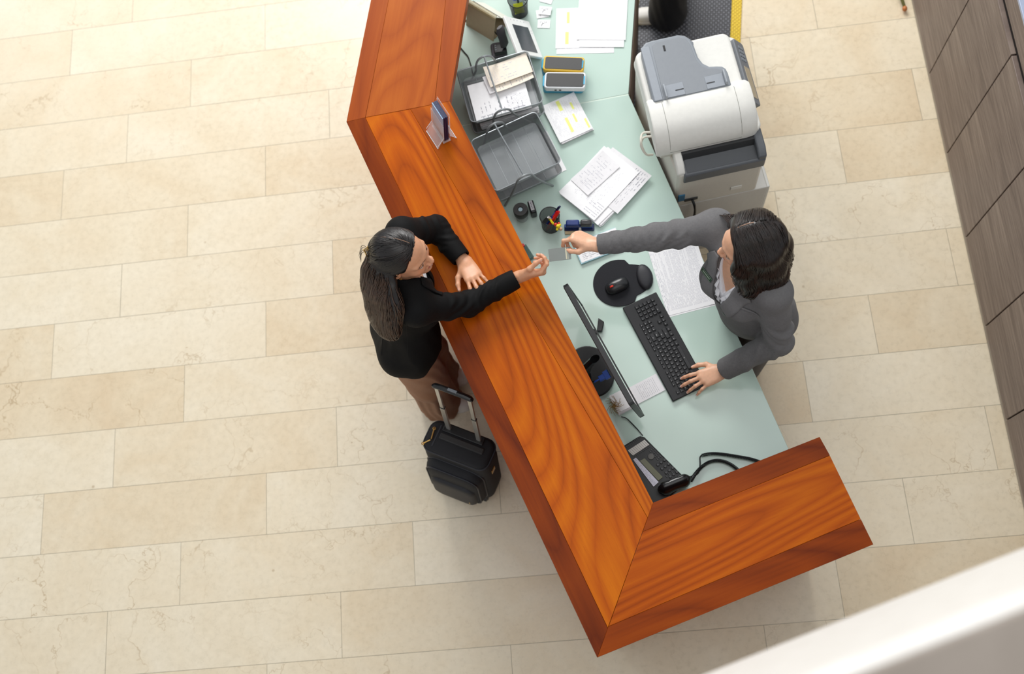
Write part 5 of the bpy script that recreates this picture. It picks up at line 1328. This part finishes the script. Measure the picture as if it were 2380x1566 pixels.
# ------------------------------------------------------------------ the guest in black
SKC = '#d79f7c'
J = dict(F=nrm3(V3(.94, .33, 0)), L=nrm3(V3(-.33, .94, 0)), pelvis=V3(-.850, 1.232, .92), chest=V3(-.824, 1.292, 1.19), neck=V3(-.79, 1.345, 1.375),
         shR=V3(-.735, 1.195, 1.325), shL=V3(-.80, 1.50, 1.325),
         hipR=V3(-.85, 1.155, .88), hipL=V3(-.855, 1.30, .88), kneeR=V3(-.855, 1.15, .47), kneeL=V3(-.86, 1.28, .47), ankR=V3(-.87, 1.155, .085), ankL=V3(-.885, 1.285, .085))
elR, wrR = atn(1088, 706, 1.157), atn(1212, 641, 1.172); elL, wrL = atn(1014, 531, 1.163), atn(1080, 610, 1.150)
HC, HF, HU = V3(-.758, 1.352, 1.492), V3(.975, -.20, .0), V3(.02, -.06, .99)
cust = thing('person', 'woman in black jacket and brown trousers leaning on the counter, reaching for a card', 'person', (-.85, 1.19, 0))
_o, _i = np.array(c1(805, 283)), np.array(c1(1388, 1528)); _n = nrm3(np.cross(_i-_o, [0, 0, -1.])); _n = _n if _n[0] > 0 else -_n
def rest(S, e=.0):   # what leans on the counter is flattened by its edge and top
    S.fun(lambda P: np.maximum(np.maximum(-(P-_o)@_n-.005-e, P[..., 2]-1.1015-e), .9-P[..., 2]), .012, 's')
S = Soft(); torso(S, J, -.004); leg_pair(S, J); arm(S, J['shR'], elR, wrR, (-.004, -.007, -.001)); arm(S, J['shL'], elL, wrL, (-.004, -.007, -.001))
nailsC = []
kR = atn(1266, 630, 1.198)
tR = hand(S, wrR, kR-wrR, V3(.10, -.93, -.30), True, [(38, 62, 30), (58, 62, 35), (66, 66, 40), (72, 66, 40)], [(.75, .55, -.25), (.88, .05, -.48), (.92, -.02, -.40)], .8, 1., nailsC)
XL = atn(1113, 668, 1.188)-wrL
tL = hand(S, wrL+V3(0, 0, .0), XL, V3(.12, .05, 1), False, [(6, 14, 8), (4, 12, 8), (4, 12, 8), (6, 14, 10)], [(.62, .70, -.15), (.90, .40, -.15), (.96, .2, -.1)], 1.6, 1., nailsC)
A, T = head(S, HC, HF, HU, J['neck']+V3(-.01, 0, -.02)); rest(S, .003)
colr = with_nails(head_colors(A, HC, 1., SKC, '#a8463c', .35, True), nailsC, SKC, '#efc9ba', '#e3a591')
build_body('body', S, (-1.15, .95, -.02), (-.15, 1.78, 1.66), skin_mat('skin_warm_tan'), cust, colr, .0026)
# trousers
TR = Soft(); torso(TR, J, .010, .05, .01); TR.half(J['pelvis']+V3(0, 0, .14), (0, 0, 1))
for s, ph in (('R', .3), ('L', 1.9)):
    TR.limb(J['hip'+s], J['knee'+s], .098, .094, .03, wr=(.004, 1.2, 5, .0, 1.1, ph)); TR.limb(J['knee'+s], J['ank'+s]-V3(0, 0, .06), .094, .108, .03, wr=(.007, .4, 6, .0, 1.2, ph+1))
TR.half(V3(0, 0, .028), (0, 0, -1))
Vv, Q = TR.mesh((-1.15, .9, -.02), (-.55, 1.5, 1.2), .005); np_mesh('trousers', Vv, Q, cloth('brown_wool', '#976d50', .3, 700), cust, None, 2)
SNK = mat('white_leather', '#f0ede8', .45); SOL = mat('white_rubber', '#e4e0d8', .6)
shoe(cust, V3(-.945, 1.135, .0), V3(-.718, 1.145, .0), .07, SNK, SOL); shoe(cust, V3(-.955, 1.285, .0), V3(-.728, 1.272, .0), .07, SNK, SOL)
# blouse
BL = Soft(); torso(BL, J, .004, .05); BL.half(J['pelvis'], (0, 0, -1)); BL.half(J['neck']-V3(0, 0, .035)+J['F']*.05, (.55, .1, .83))
rest(BL, .002)
Vv, Q = BL.mesh((-1.05, 1.0, .85), (-.5, 1.65, 1.5), .005); np_mesh('blouse', Vv, Q, cloth('striped_grey_white', '#d8d9dc', .2), cust, None, 1)
# jacket
JK = Soft(); U_, F_, L_v = torso(JK, J, .016, .05, .012)
JK.ell(J['pelvis']+V3(.0, -.005, -.01), V3(.112, .150, .17), (F_, L_v, V3(0, 0, 1)), .06)
JK.limb(J['pelvis']+V3(.01, -.02, .08), J['pelvis']+V3(.01, -.04, -.12), .110, .130, .05, flat=(F_, .80), wr=(.011, .1, 6, -1, 2, .7))
JK.limb(J['neck']+V3(-.012, 0, -.05), J['neck']+V3(-.022, .002, .022), .075, .068, .02)
JK.limb(J['shR'], elR, .056, .0485, .03, wr=(.007, 2.6, 2, .45, 1.2, .2)); JK.limb(elR, wrR+(elR-wrR)*.13, .0475, .038, .02, wr=(.005, 3.2, 2, -.2, .72, 1.3))
JK.limb(J['shL'], elL, .059, .052, .03, wr=(.004, 2.2, 2, .3, 1.2, 2.2)); JK.limb(elL, wrL+(elL-wrL)*.16, .050, .040, .02, wr=(.0048, 2.8, 2, -.2, .7, .4))
for w_, e_ in ((wrR, elR), (wrL, elL)):     # turned-back cuffs and the opening
    d = nrm3(e_-w_); JK.limb(w_+d*.040, w_+d*.078, .0395, .0415, .004); JK.half(w_+d*.030, -d) if False else None
    JK.limb(w_+d*.0, w_+d*.055, .0325, .0325, .003, op='s'); JK.ell(w_-d*.015, V3(.05, .05, .05), None, .003, 's')
def vneck(J, U, F, L, w0, zb, slope):
    n = J['neck']
    def f(P):
        q = P-n; x, y, z = q@F, np.abs(q@L), q@U
        return np.maximum(np.maximum(np.maximum(y-np.clip((z-zb)*slope, 0, .2)-w0, zb-z), .01-x), x-.19)*.8
    return f
JK.fun(vneck(J, U_, F_, L_v, .002, -.30, .20), .004, 's')
JK.limb(J['neck']+V3(0.01, 0, -.04), J['neck']+V3(.015, 0, .12), .056, .058, .004, op='s')
def hem(P):
    an = np.arctan2(P[..., 1]-1.225, P[..., 0]+.85); hz = .90-.060*np.exp(-((an+1.25)/.20)**2)-.012*np.sin(2*an+.6); return (hz-P[..., 2])*.6
JK.fun(hem, .006, 'i'); rest(JK)
Vv, Q = JK.mesh((-1.12, .92, .78), (-.28, 1.80, 1.48), .0036); BLKC = cloth('black_crepe', '#0a0a0b', .35, 900, .72, .2, 0.0)
jk = np_mesh('jacket', Vv, Q, BLKC, cust, None, 2)
for s in (1, -1):
    def lap(u, v, s=s):
        z = .02-.265*u; w0 = .004+max(0, (z+.30)*.20); wd = .062*math.sin(min(1, .35+u*1.3)*PI*.72)*(1 if u > .3 else .75)*(1-.75*max(0, u-.55)/.45)
        return J['neck']+U_*z+L_v*s*(w0+wd*v)+F_*(.13 if u > .15 else .07)
    Vv, Q = patch(JK, lap, 22, 7, .002, .0035); np_mesh('lapel', Vv, Q, BLKC, jk, None, 0)
def seam(pts, m, parent, r=.0011):
    q = [Vector(ray_hit(JKS, *p)) for p in pts]; return MB().tube(spline(q, 5), r, 5).build('seam', m, parent)
JKS = JK; SEAMB = mat('seam_black_thread', '#030304', .9)
seam([(945, 745), (946, 780), (947, 815), (949, 850)], SEAMB, jk); seam([(890, 770), (888, 800), (886, 826)], SEAMB, jk)
# hair: combed back to a clip, long at the back
HR = Soft(); HR.ell(T(-.014, 0, .031), V3(.097, .080, .090), A, .02)
HR.fun(lambda P: -np.maximum(((P-T(.050, 0, .062))@(A[0]*.93-A[2]*.36)), -10), .006, 's')
HR.fun(lambda P: np.maximum(np.maximum((P-T(0, 0, -.004))@A[2], -((P-T(-.026, 0, 0))@A[0])), -10), .012, 's')
cp0 = T(-.098, 0, .012)
LH = [T(-.092, -.002, -.005)]+list(JK.project(np.array([atn(878, 652, 1.43), atn(896, 694, 1.36), atn(898, 738, 1.27), atn(888, 786, 1.17)]), .016))
for a, b, ra, rb in zip(LH[:-1], LH[1:], (.052, .066, .082, .070), (.066, .082, .070, .022)): HR.limb(a, b, ra, rb, .03, flat=(JK.grad(np.array([(a+b)/2+V3(-.02, 0, .02)]))[0], .36))
HR.ell(T(-.080, 0, -.035), V3(.048, .064, .06), A, .02)
HM1 = hair_mat('black_brown_hair', '#0d0a09', '#1d1513'); HM2 = hair_mat('dark_brown_hair', '#2c1e16', '#4d3626')
def groove(S, fn, amp): 
    f0 = S.ops
    S.fun(lambda P: fn(P), .001, 'u')
Vv, Q = HR.mesh((-1.08, 1.05, 1.05), (-.62, 1.50, 1.66), .0036)
hb = np_mesh('hair', Vv, Q, HM1, cust, None, 2)
rg = np.random.default_rng(2)
def cap_pts(n, S, A, T, x=(-.1, .05), y=(-.08, .08), z=(.0, .12)):
    q = np.stack([rg.uniform(*x, n), rg.uniform(*y, n), rg.uniform(*z, n)], 1); return S.project(np.stack([T(*r) for r in q]), 0)
ptx = -.012
def to_clip(P):
    q = P-cp0; d = -q; dist = np.linalg.norm(q, axis=1, keepdims=True); zl = ((P-HC)@A[2])[:, None]; xl = ((P-HC)@A[0])[:, None]
    side = np.sign(((P-HC)@A[1])-.0)[:, None]
    d = d/dist + A[1]*side*np.clip((xl+.02)*6, 0, .9)*np.clip(zl*14, 0, 1) - A[2]*.25
    down = np.array([-.12, -.42, -1.0])+0*P
    k = np.clip((.062-dist)/.02, 0, 1); k = np.maximum(k, np.clip((-.035-zl)/.02, 0, 1)*(xl < -.03))
    return d*(1-k)+down*k
root = np.concatenate([np.stack([T(x, y, .122-abs(y)*.1) for x, y in zip(rg.uniform(-.05, .058, 240), np.where(rg.random(240) < .5, 1, -1)*rg.uniform(.004, .02, 240)+.018)]),
                       np.stack([T(.062-.035*abs(y)/.08-.02*rg.random(), y, .10-.9*max(0, abs(y)-.03)) for y in rg.uniform(-.084, .084, 260)]),
                       np.stack([T(.074-.030*abs(y)/.08, y, .102-.9*max(0, abs(y)-.03)) for y in rg.uniform(-.080, .080, 240)]),
                       cap_pts(160, HR, A, T)])
sv = [strands(HR, root, to_clip, 30, .0075, .0016, .0015, 3, .5, 4, .10)]
hs_ = np_mesh('combed_lock', *sv[0], HM1, hb, None, 0)
lr = np.stack([LH[1]+V3(rg.uniform(-.05, .05), rg.uniform(-.085, .085), rg.uniform(-.14, .08)) for _ in range(760)]+[LH[2]+V3(rg.uniform(-.10, .10), rg.uniform(-.10, .10), rg.uniform(-.06, .08)) for _ in range(400)])
dn = lambda P: np.array([-.12, -.36, -1.0])+np.stack([.12*np.sin(P[:, 2]*22+P[:, 1]*60), .18*np.sin(P[:, 2]*17+P[:, 0]*50), 0*P[:, 0]], 1)
np_mesh('long_lock', *strands(HR, lr, dn, 30, .011, .0035, .0020, 5, .25, 4, .10), HM2, hb, None, 0)
# parting line, hair clip, earring
pl_ = [T(x, .018, 0)+A[2]*(.124-.35*abs(x+.0)**1.6) for x in np.linspace(-.075, .060, 11)]
pl_ = HR.project(np.array(pl_), .0022)
MB().tube([Vector(p) for p in pl_], [.0005]+[.0009]*9+[.0006], 6).build('parting', mat('scalp', '#b08a72', .6), hb)
cp_ = HR.project(np.array([cp0+A[1]*-.012]), .006)[0]; Mcl = fr(Vector(cp_), Vector(A[2]), -Vector(A[0]))
mb = MB(Mcl)
for k in range(4): mb.tube([(-.012+.008*k, -.014, 0), (-.012+.008*k, 0, .012), (-.012+.008*k, .014, 0)], .0016, 6)
mb.tube([(-.015, -.014, 0), (.015, -.014, 0)], .002, 6); mb.tube([(-.015, .014, 0), (.015, .014, 0)], .002, 6); mb.tube([(-.015, 0, .012), (.015, 0, .012)], .0022, 6)
hc_ = mb.build('hair_clip', GOLD, cust)
e_ = Vector(cp_)-Vector(A[0])*.006; MB().tube([e_, e_+Vector((0, -.008, -.06))], .0008, 5).ball(e_+Vector((0, -.009, -.064)), .0052).build('pearl_drop', mat('pearl', '#f1e6e2', .2), hc_)
for k in range(5):
    a0 = Vector(cp_)+Vector((0, .004*k, .004)); MB().tube(spline([a0, a0+Vector((-.020, -.008+.006*k, .002)), a0+Vector((-.030-.003*k, -.03+.004*k, -.03))], 6), [.0010]*12+[.0004], 4).build('stray_hair', HM1, hb) if k < 4 else None
ep = T(.002, -.083, -.044); MB().tube([Vector(ep)+Vector((.006*math.cos(2*PI*i/12), 0, .006*math.sin(2*PI*i/12))) for i in range(13)], .001, 5).build('earring', GOLD, cust)

# ------------------------------------------------------------------ the receptionist in grey
SKR = '#e0ae8e'
J2 = dict(F=nrm3(V3(-.81, -.59, 0)), L=nrm3(V3(.59, -.81, 0)), pelvis=V3(.532, 1.31, .94), chest=V3(.488, 1.325, 1.19), neck=V3(.478, 1.345, 1.37),
          shR=V3(.378, 1.475, 1.32), shL=V3(.565, 1.215, 1.32),
          hipR=V3(.565, 1.36, .88), hipL=V3(.635, 1.25, .88), kneeR=V3(.575, 1.385, .47), kneeL=V3(.625, 1.27, .47), ankR=V3(.585, 1.41, .085), ankL=V3(.62, 1.28, .085))
eR, wR = atn(1525, 551, 1.245), atn(1384, 569, 1.195); eL, wL = atn(1810, 792, 1.03), atn(1679, 861, .812)
HC2, HF2, HU2 = V3(.470, 1.336, 1.498), V3(-.98, -.10, -.12), V3(-.12, -.02, .98)
rec = thing('person', 'woman in a grey blazer and white blouse standing behind the desk handing over a card', 'person', (.68, 1.25, 0))
S2 = Soft(); torso(S2, J2, -.004); leg_pair(S2, J2); arm(S2, J2['shR'], eR, wR, (-.004, -.007, -.001)); arm(S2, J2['shL'], eL, wL, (-.004, -.007, -.001))
nailsR = []
kR2 = atn(1334, 548, 1.200)
hand(S2, wR, kR2-wR, V3(.05, .50, .87), True, [(34, 62, 30), (58, 60, 35), (70, 60, 40), (76, 55, 40)], [(.62, .55, -.45), (.92, .12, -.30), (.90, -.22, -.30)], .6, 1., nailsR)
kL2 = atn(1641, 876, .811)
hand(S2, wL, kL2-wL, V3(.0, .05, 1), False, [(10, 22, 12), (10, 22, 12), (12, 24, 12), (12, 26, 14)], [(.62, .75, -.15), (.93, .35, -.2), (.98, .1, -.2)], 1.9, 1.0, nailsR)
A2, T2_ = head(S2, HC2, HF2, HU2, J2['neck']+V3(.01, 0, -.02))
colr2 = with_nails(head_colors(A2, HC2, 1., SKR, '#b5605c', .35), nailsR, SKR, '#fbf4f0', '#e8b3a2')
build_body('body', S2, (-.36, .80, -.02), (.95, 1.65, 1.66), skin_mat('skin_light_tan'), rec, colr2, .0026)
GREY = cloth('grey_flannel', '#6a696a', .45, 1100, .85, .16); GREY2 = cloth('grey_flannel_lapel', '#706f70', .45, 1100, .85, .14)
TR = Soft(); torso(TR, J2, .008, .05, .01); TR.half(J2['pelvis']+V3(0, 0, .12), (0, 0, 1))
for s in 'RL': TR.limb(J2['hip'+s], J2['knee'+s], .092, .074, .03); TR.limb(J2['knee'+s], J2['ank'+s]-V3(0, 0, .05), .072, .066, .03)
TR.half(V3(0, 0, .03), (0, 0, -1))
Vv, Q = TR.mesh((.4, .95, -.02), (1.0, 1.6, 1.15), .007); np_mesh('trousers', Vv, Q, GREY, rec, None, 1)
for s in 'RL': a = J2['ank'+s]; shoe(rec, V3(a[0]+.045, a[1]+.03, 0), V3(a[0]-.12, a[1]-.075, 0), .06, BLK, BLK)
BL = Soft(); U2, F2, L2 = torso(BL, J2, .006, .05); BL.limb(J2['neck']-U2*.10+F2*.045, J2['neck']-U2*.235+F2*.085, .05, .030, .03)
BL.half(J2['pelvis'], (0, 0, -1)); BL.half(J2['neck']-U2*.01-F2*.03, U2)
def vopen(P):
    q = P-J2['neck']; x, y, z = q@F2, np.abs(q@L2), q@U2
    return np.maximum(np.maximum(y-np.clip((z+.17)*.42, 0, .2), -.17-z), -.02-x)*.8
BL.fun(vopen, .006, 's')
def pleat(P):
    q = P-J2['neck']; y, z = q@L2, q@U2; return 0*y
Vv, Q = BL.mesh((.2, .95, .85), (.9, 1.62, 1.5), .004)
t = NT('white_pleated_blouse'); n_ = t.noise(t.map(t.obj(), (50, 50, 6)), 1, 3)
t.set(Base_Color=lin('#eeeef3'), Roughness=.7); t.bump(n_, .8, .006); np_mesh('blouse', Vv, Q, t.m, rec, None, 1)
fr_ = Soft(); fr_.ops = BL.ops
for s in (1, -1):     # ruffled edge of the blouse
    def ruf(u, v, s=s):
        z = -.04-.20*u; return J2['neck']+U2*z+L2*s*(max(0, (z+.17)*.42)+.004+.020*v+.006*math.sin(u*26)*v)+F2*.15
    Vv, Q = patch(BL, ruf, 40, 5, .004+.0, .002); Vv = Vv+F2*.005*np.sin((Vv@U2)*150)[:, None]; np_mesh('ruffle', Vv, Q, t.m, rec, None, 0)
JK = Soft(); torso(JK, J2, .017, .05, .010)
JK.limb(J2['pelvis']+V3(.0, 0, .12), J2['pelvis']+V3(.0, .0, -.14), .114, .128, .05, flat=(F2, .80))
JK.limb(J2['neck']+V3(.015, 0, -.05), J2['neck']+V3(.02, .0, .012), .074, .068, .02)
for s, q in ((1, 'shL'), (-1, 'shR')): JK.ell(J2[q]+V3(0, 0, .012), V3(.060, .060, .046), None, .03)
JK.limb(J2['shR'], eR, .060, .050, .03, wr=(.008, 2.4, 2, .35, 1.2, .2)); JK.limb(eR, wR+(eR-wR)*.0,   .0495, .039, .02, wr=(.007, 3.4, 2, -.2, .85, 1.0))
JK.limb(J2['shL'], eL, .062, .054, .03, wr=(.008, 2.6, 2, .45, 1.2, 2.0)); JK.limb(eL, wL, .0535, .045, .02, wr=(.006, 2.4, 2, -.2, .7, .4))
for w_, e_ in ((wR, eR), (wL, eL)):
    d = nrm3(e_-w_); JK.limb(w_-d*.02, w_+d*.045, .033, .033, .003, op='s')
    JK.fun(lambda P, w_=w_, d=d: np.maximum((P-(w_+d*.012))@d, np.linalg.norm(P-w_, axis=-1)-.085), .003, 's')
JK.fun(vneck(J2, U2, F2, L2, .003, -.27, .24), .004, 's')
JK.limb(J2['neck']+V3(-.01, 0, -.04), J2['neck']+V3(-.015, 0, .12), .056, .058, .004, op='s')
JK.half(J2['pelvis']-V3(0, 0, .14), (0, 0, -1), .006)
Vv, Q = JK.mesh((-.20, .86, .72), (.98, 1.64, 1.48), .0034); jk2 = np_mesh('blazer', Vv, Q, GREY, rec, None, 2)
for s in (1, -1):
    def lap(u, v, s=s):
        z = .0-.27*u; w0 = .006+max(0, (z+.27)*.24)
        wd = (.030+.060*min(1, u/.30)) if u < .30 else (.034+.050*(1-(u-.30)/.70)**.8)
        return J2['neck']+U2*z+L2*s*(w0-.004+wd*v)+F2*(.15 if u > .12 else .09)
    Vv, Q = patch(JK, lap, 30, 8, .0025, .004); np_mesh('lapel', Vv, Q, GREY2, jk2, None, 0)
# buttons, badge, pocket welt
for z in (-.285, -.36):
    p = JK.project(np.array([J2['neck']+U2*z+F2*.16]), .002)[0]; g = JK.grad(p[None])[0]; MB(fr(Vector(p), Vector(U2), Vector(g))).lathe([(.009, 0), (.009, .003), (.004, .004)], 14).build('button', BLK, jk2)
p = ray_hit(JK, 1647, 638); p = p+JK.grad(p[None])[0]*.009; g = JK.grad(p[None])[0]
bdx = Vector(ray_hit(JK, 1658, 652)-ray_hit(JK, 1640, 628)); Mbd = fr(Vector(p), bdx, Vector(g))
bg_ = MB(Mbd).prism(rrect(.068, .018, .002), 0, .003).build('name_badge', mat('green_badge', '#3d5546', .3, .3), rec, None, .0006, 1)
mb = MB(Mbd); mb.quad(-.032, -.0075, .032, -.0068, .0032); mb.quad(-.032, .0068, .032, .0075, .0032)
for i in range(9): mb.quad(-.024+.0055*i, -.002, -.020+.0055*i, .002, .0032)
mb.build('badge_print', mat('badge_print', '#a9b7a6', .4), bg_)
pw0, pw1 = ray_hit(JK, 1722, 716), ray_hit(JK, 1768, 736)
def welt(u, v): return pw0*(1-u)+pw1*u+V3(0, .010*v, .004*v)
Vv, Q = patch(JK, welt, 14, 4, .0015, .003); np_mesh('pocket_welt', Vv, Q, GREY2, jk2, None, 0)
# hair: shoulder length, parted, turned in at the ends
HR2 = Soft(); HR2.ell(T2_(-.018, 0, .032), V3(.106, .090, .096), A2, .02)
HR2.fun(lambda P: -((P-T2_(.052, 0, .060))@(A2[0]*.93-A2[2]*.36)), .008, 's')
wav = lambda P: .0
for s, fx in ((1, .020), (-1, .000)):
    pts = [T2_(.012+fx, s*.066, .045), T2_(.018+fx, s*.080, -.02), T2_(.006+fx, s*.088, -.09), T2_(.0+fx*.6, s*.092, -.155), T2_(.012+fx*.5, s*.082, -.195)]
    HR2.chain(pts, (.032, .034, .038, .046, .026), .03)
    pts = [T2_(-.045, s*.060, .03), T2_(-.055, s*.070, -.06), T2_(-.058, s*.076, -.14), T2_(-.045, s*.072, -.215)]
    HR2.chain(pts, (.045, .052, .058, .036), .03)
pts = [T2_(-.070, 0, .03), T2_(-.085, 0, -.06), T2_(-.085, 0, -.15), T2_(-.070, 0, -.225)]
HR2.chain(pts, (.055, .060, .062, .040), .03)
HR2.ell(T2_(.062, 0, -.03), V3(.055, .058, .10), A2, .01, 's')
HMR = hair_mat('dark_chestnut_hair', '#100b09', '#22150f'); HMR2 = hair_mat('chestnut_hair_ends', '#1a100c', '#382016')
Vv, Q = HR2.mesh((.28, 1.10, 1.15), (.72, 1.55, 1.68), .0036); hb2 = np_mesh('hair', Vv, Q, HMR, rec, None, 2)
def fall(P):
    q = P-HC2; x, y, z = (q@A2[0])[:, None], (q@A2[1])[:, None], (q@A2[2])[:, None]; side = np.where(y > -.028, 1., -1.)
    up_ = np.clip((z-.02)/.08, 0, 1)
    d = A2[1]*side*1.2*up_ - A2[0]*.35*up_ - A2[2]*(1-.4*up_)
    wv_ = np.clip(-(z+.03)/.08, 0, 1)
    d = d + wv_*(A2[0]*.45*np.sin(z*42+side*1.2+x*20) + A2[1]*.30*np.cos(z*38+x*30)) 
    tip = np.clip(-(z+.17)/.04, 0, 1); return d*(1-tip*.5) + tip*(A2[0]*.7-A2[1]*side*.5)
n1 = 420
root = np.concatenate([np.stack([T2_(x, -.028+s*rg.uniform(.002, .012), .124) for x, s in zip(rg.uniform(-.07, .060, n1), np.where(rg.random(n1) < .6, 1, -1))]),
                       np.stack([T2_(rg.uniform(-.10, -.02), rg.uniform(-.08, .08), rg.uniform(.05, .12)) for _ in range(240)]),
                       np.stack([T2_(rg.uniform(-.10, .03), s*rg.uniform(.06, .11), rg.uniform(-.10, .02)) for s in np.where(rg.random(260) < .65, 1, -1)])])
np_mesh('combed_lock', *strands(HR2, root, fall, 42, .0082, .0028, .0019, 9, .3, 4, .12), HMR, hb2, None, 0)
lr = np.stack([T2_(rg.uniform(-.11, .03), s*rg.uniform(.03, .11), rg.uniform(-.16, -.06)) for s in np.where(rg.random(220) < .7, 1, -1)])
np_mesh('wavy_end', *strands(HR2, lr, fall, 18, .0085, .0045, .0018, 11, .2, 4, .12), HMR2, hb2, None, 0)
pl_ = HR2.project(np.array([T2_(x, -.028, .124) for x in np.linspace(-.02, .045, 7)]), .0010)
MB().tube([Vector(p) for p in pl_], .0016, 6).build('parting', mat('scalp', '#c79a80', .6), hb2)
# stray lock over her right shoulder
for k in range(14):
    a0 = Vector(T2_(.025, -.085, -.06))+Vector((.004*k-.02, .003*(k % 5), 0)); e0_ = Vector(atn(1668+2.4*k, 500+1.2*(k % 4), 1.36))
    if k == 0: mb = MB()
    mb.tube(spline([a0, a0.lerp(e0_, .5)+Vector((-.01, .015, .02)), e0_], 6), [.0013]*10+[.0010, .0008, .0005], 5)
mb.build('shoulder_lock', HMR2, hb2)

# ------------------------------------------------------------------ the card between their hands
q = [(1274, 579), (1325, 573), (1327, 602), (1278, 608)]
Mcd, cw, ch = fr4(at(*q[0], 1.192), at(*q[1], 1.192), at(*q[3], 1.192))
card = thing('key_card', 'plain grey plastic card held between the two women\'s hands', 'card', M=Mcd)
MB(Mcd).prism(rrect(cw, ch, .003, 4), -.0006, .0006).build('card_body', mat('grey_card', '#727875', .6), card, None, 0)
mb = MB(Mcd); mb.quad(cw*.26, -ch/2+.002, cw*.32, ch/2-.002, .0008); mb.quad(cw*.36, -ch/2+.002, cw*.375, ch/2-.002, .0008)
mb.build('card_stripe', mat('beige_stripe', '#b8b49c', .35), card)

# ------------------------------------------------------------------ third person, mostly out of frame at the far end
NVY = cloth('black_navy_twill', '#0b0c13', .3); B0 = atn(1556, 24, .08); B0[2] = .012
per = thing('person', 'person in black trousers and pale grey sneakers standing beyond the copier, cut by the frame', 'person', tuple(B0))
J3 = dict(F=V3(-1, .05, 0), L=V3(-.05, -1, 0), pelvis=B0+V3(.02, .10, .92), chest=B0+V3(.01, .10, 1.20), neck=B0+V3(.0, .10, 1.42), shR=B0+V3(.01, .29, 1.38), shL=B0+V3(.0, -.09, 1.38),
          hipL=B0+V3(.02, .02, .88), hipR=B0+V3(.02, .18, .88), kneeL=B0+V3(.0, .0, .48), kneeR=B0+V3(.0, .20, .48), ankL=B0+V3(.0, .0, .09), ankR=B0+V3(.02, .22, .09))
S3 = Soft(); torso(S3, J3); leg_pair(S3, J3)
for s, y in (('R', .34), ('L', -.14)):
    e_ = B0+V3(.03, y, 1.10); w_ = B0+V3(-.12, y*.9, .93); arm(S3, J3['sh'+s], e_, w_); hand(S3, w_, V3(-.8, 0, -.5), V3(-.4, 0, .9), s == 'R', [(20, 25, 15)]*4, [(.7, .6, -.2), (.9, .3, -.2), (.95, .1, -.2)])
A3, T3 = head(S3, B0+V3(-.03, .10, 1.56), V3(-1, .05, -.1), V3(-.1, 0, 1), J3['neck'])
build_body('body', S3, B0+V3(-.4, -.4, -.02), B0+V3(.35, .6, 1.75), skin_mat('skin_tan'), per, head_colors(A3, B0+V3(-.03, .10, 1.56), 1., '#d2a07f', '#b56a5c'), .005)
TR = Soft(); torso(TR, J3, .012); TR.half(J3['pelvis']+V3(0, 0, .12), (0, 0, 1))
for s, ph in (('R', .4), ('L', 2.)): TR.limb(J3['hip'+s], J3['knee'+s], .098, .088, .03); TR.limb(J3['knee'+s], J3['ank'+s]-V3(.012, 0, .08), .090, .104, .03, wr=(.005, 1, 4, 0, 1.1, ph))
TR.half(B0+V3(0, 0, .022), (0, 0, -1))
Vv, Q = TR.mesh(B0+V3(-.3, -.3, -.02), B0+V3(.35, .55, 1.15), .007); np_mesh('trousers', Vv, Q, NVY, per, None, 1)
SH = Soft(); torso(SH, J3, .014); SH.half(J3['pelvis'], (0, 0, -1)); SH.half(J3['neck'], (0, 0, 1))
for s, y in (('R', .34), ('L', -.14)): SH.limb(J3['sh'+s], B0+V3(.03, y, 1.10), .062, .05, .03); SH.limb(B0+V3(.03, y, 1.10), B0+V3(-.10, y*.9, .95), .05, .04, .02)
Vv, Q = SH.mesh(B0+V3(-.4, -.4, .7), B0+V3(.35, .6, 1.6), .007); np_mesh('jacket', Vv, Q, NVY, per, None, 1)
H3 = Soft(); H3.ell(T3(-.02, 0, .035), V3(.10, .085, .09), A3, .02); H3.fun(lambda P: -((P-T3(.05, 0, .06))@(A3[0]*.93-A3[2]*.36)), .006, 's')
Vv, Q = H3.mesh(B0+V3(-.2, -.1, 1.4), B0+V3(.2, .3, 1.75), .006); np_mesh('hair', Vv, Q, HMR, per, None, 1)
PG = mat('pale_grey_leather', '#d9d6d0', .5); zsh = .0126
for a in (J3['ankL'], J3['ankR']): shoe(per, (a[0]+.06, a[1], zsh), (a[0]-.20, a[1]+.012, zsh), .07, PG, mat('off_white_rubber', '#cfc9bd', .6), lace=BLK)
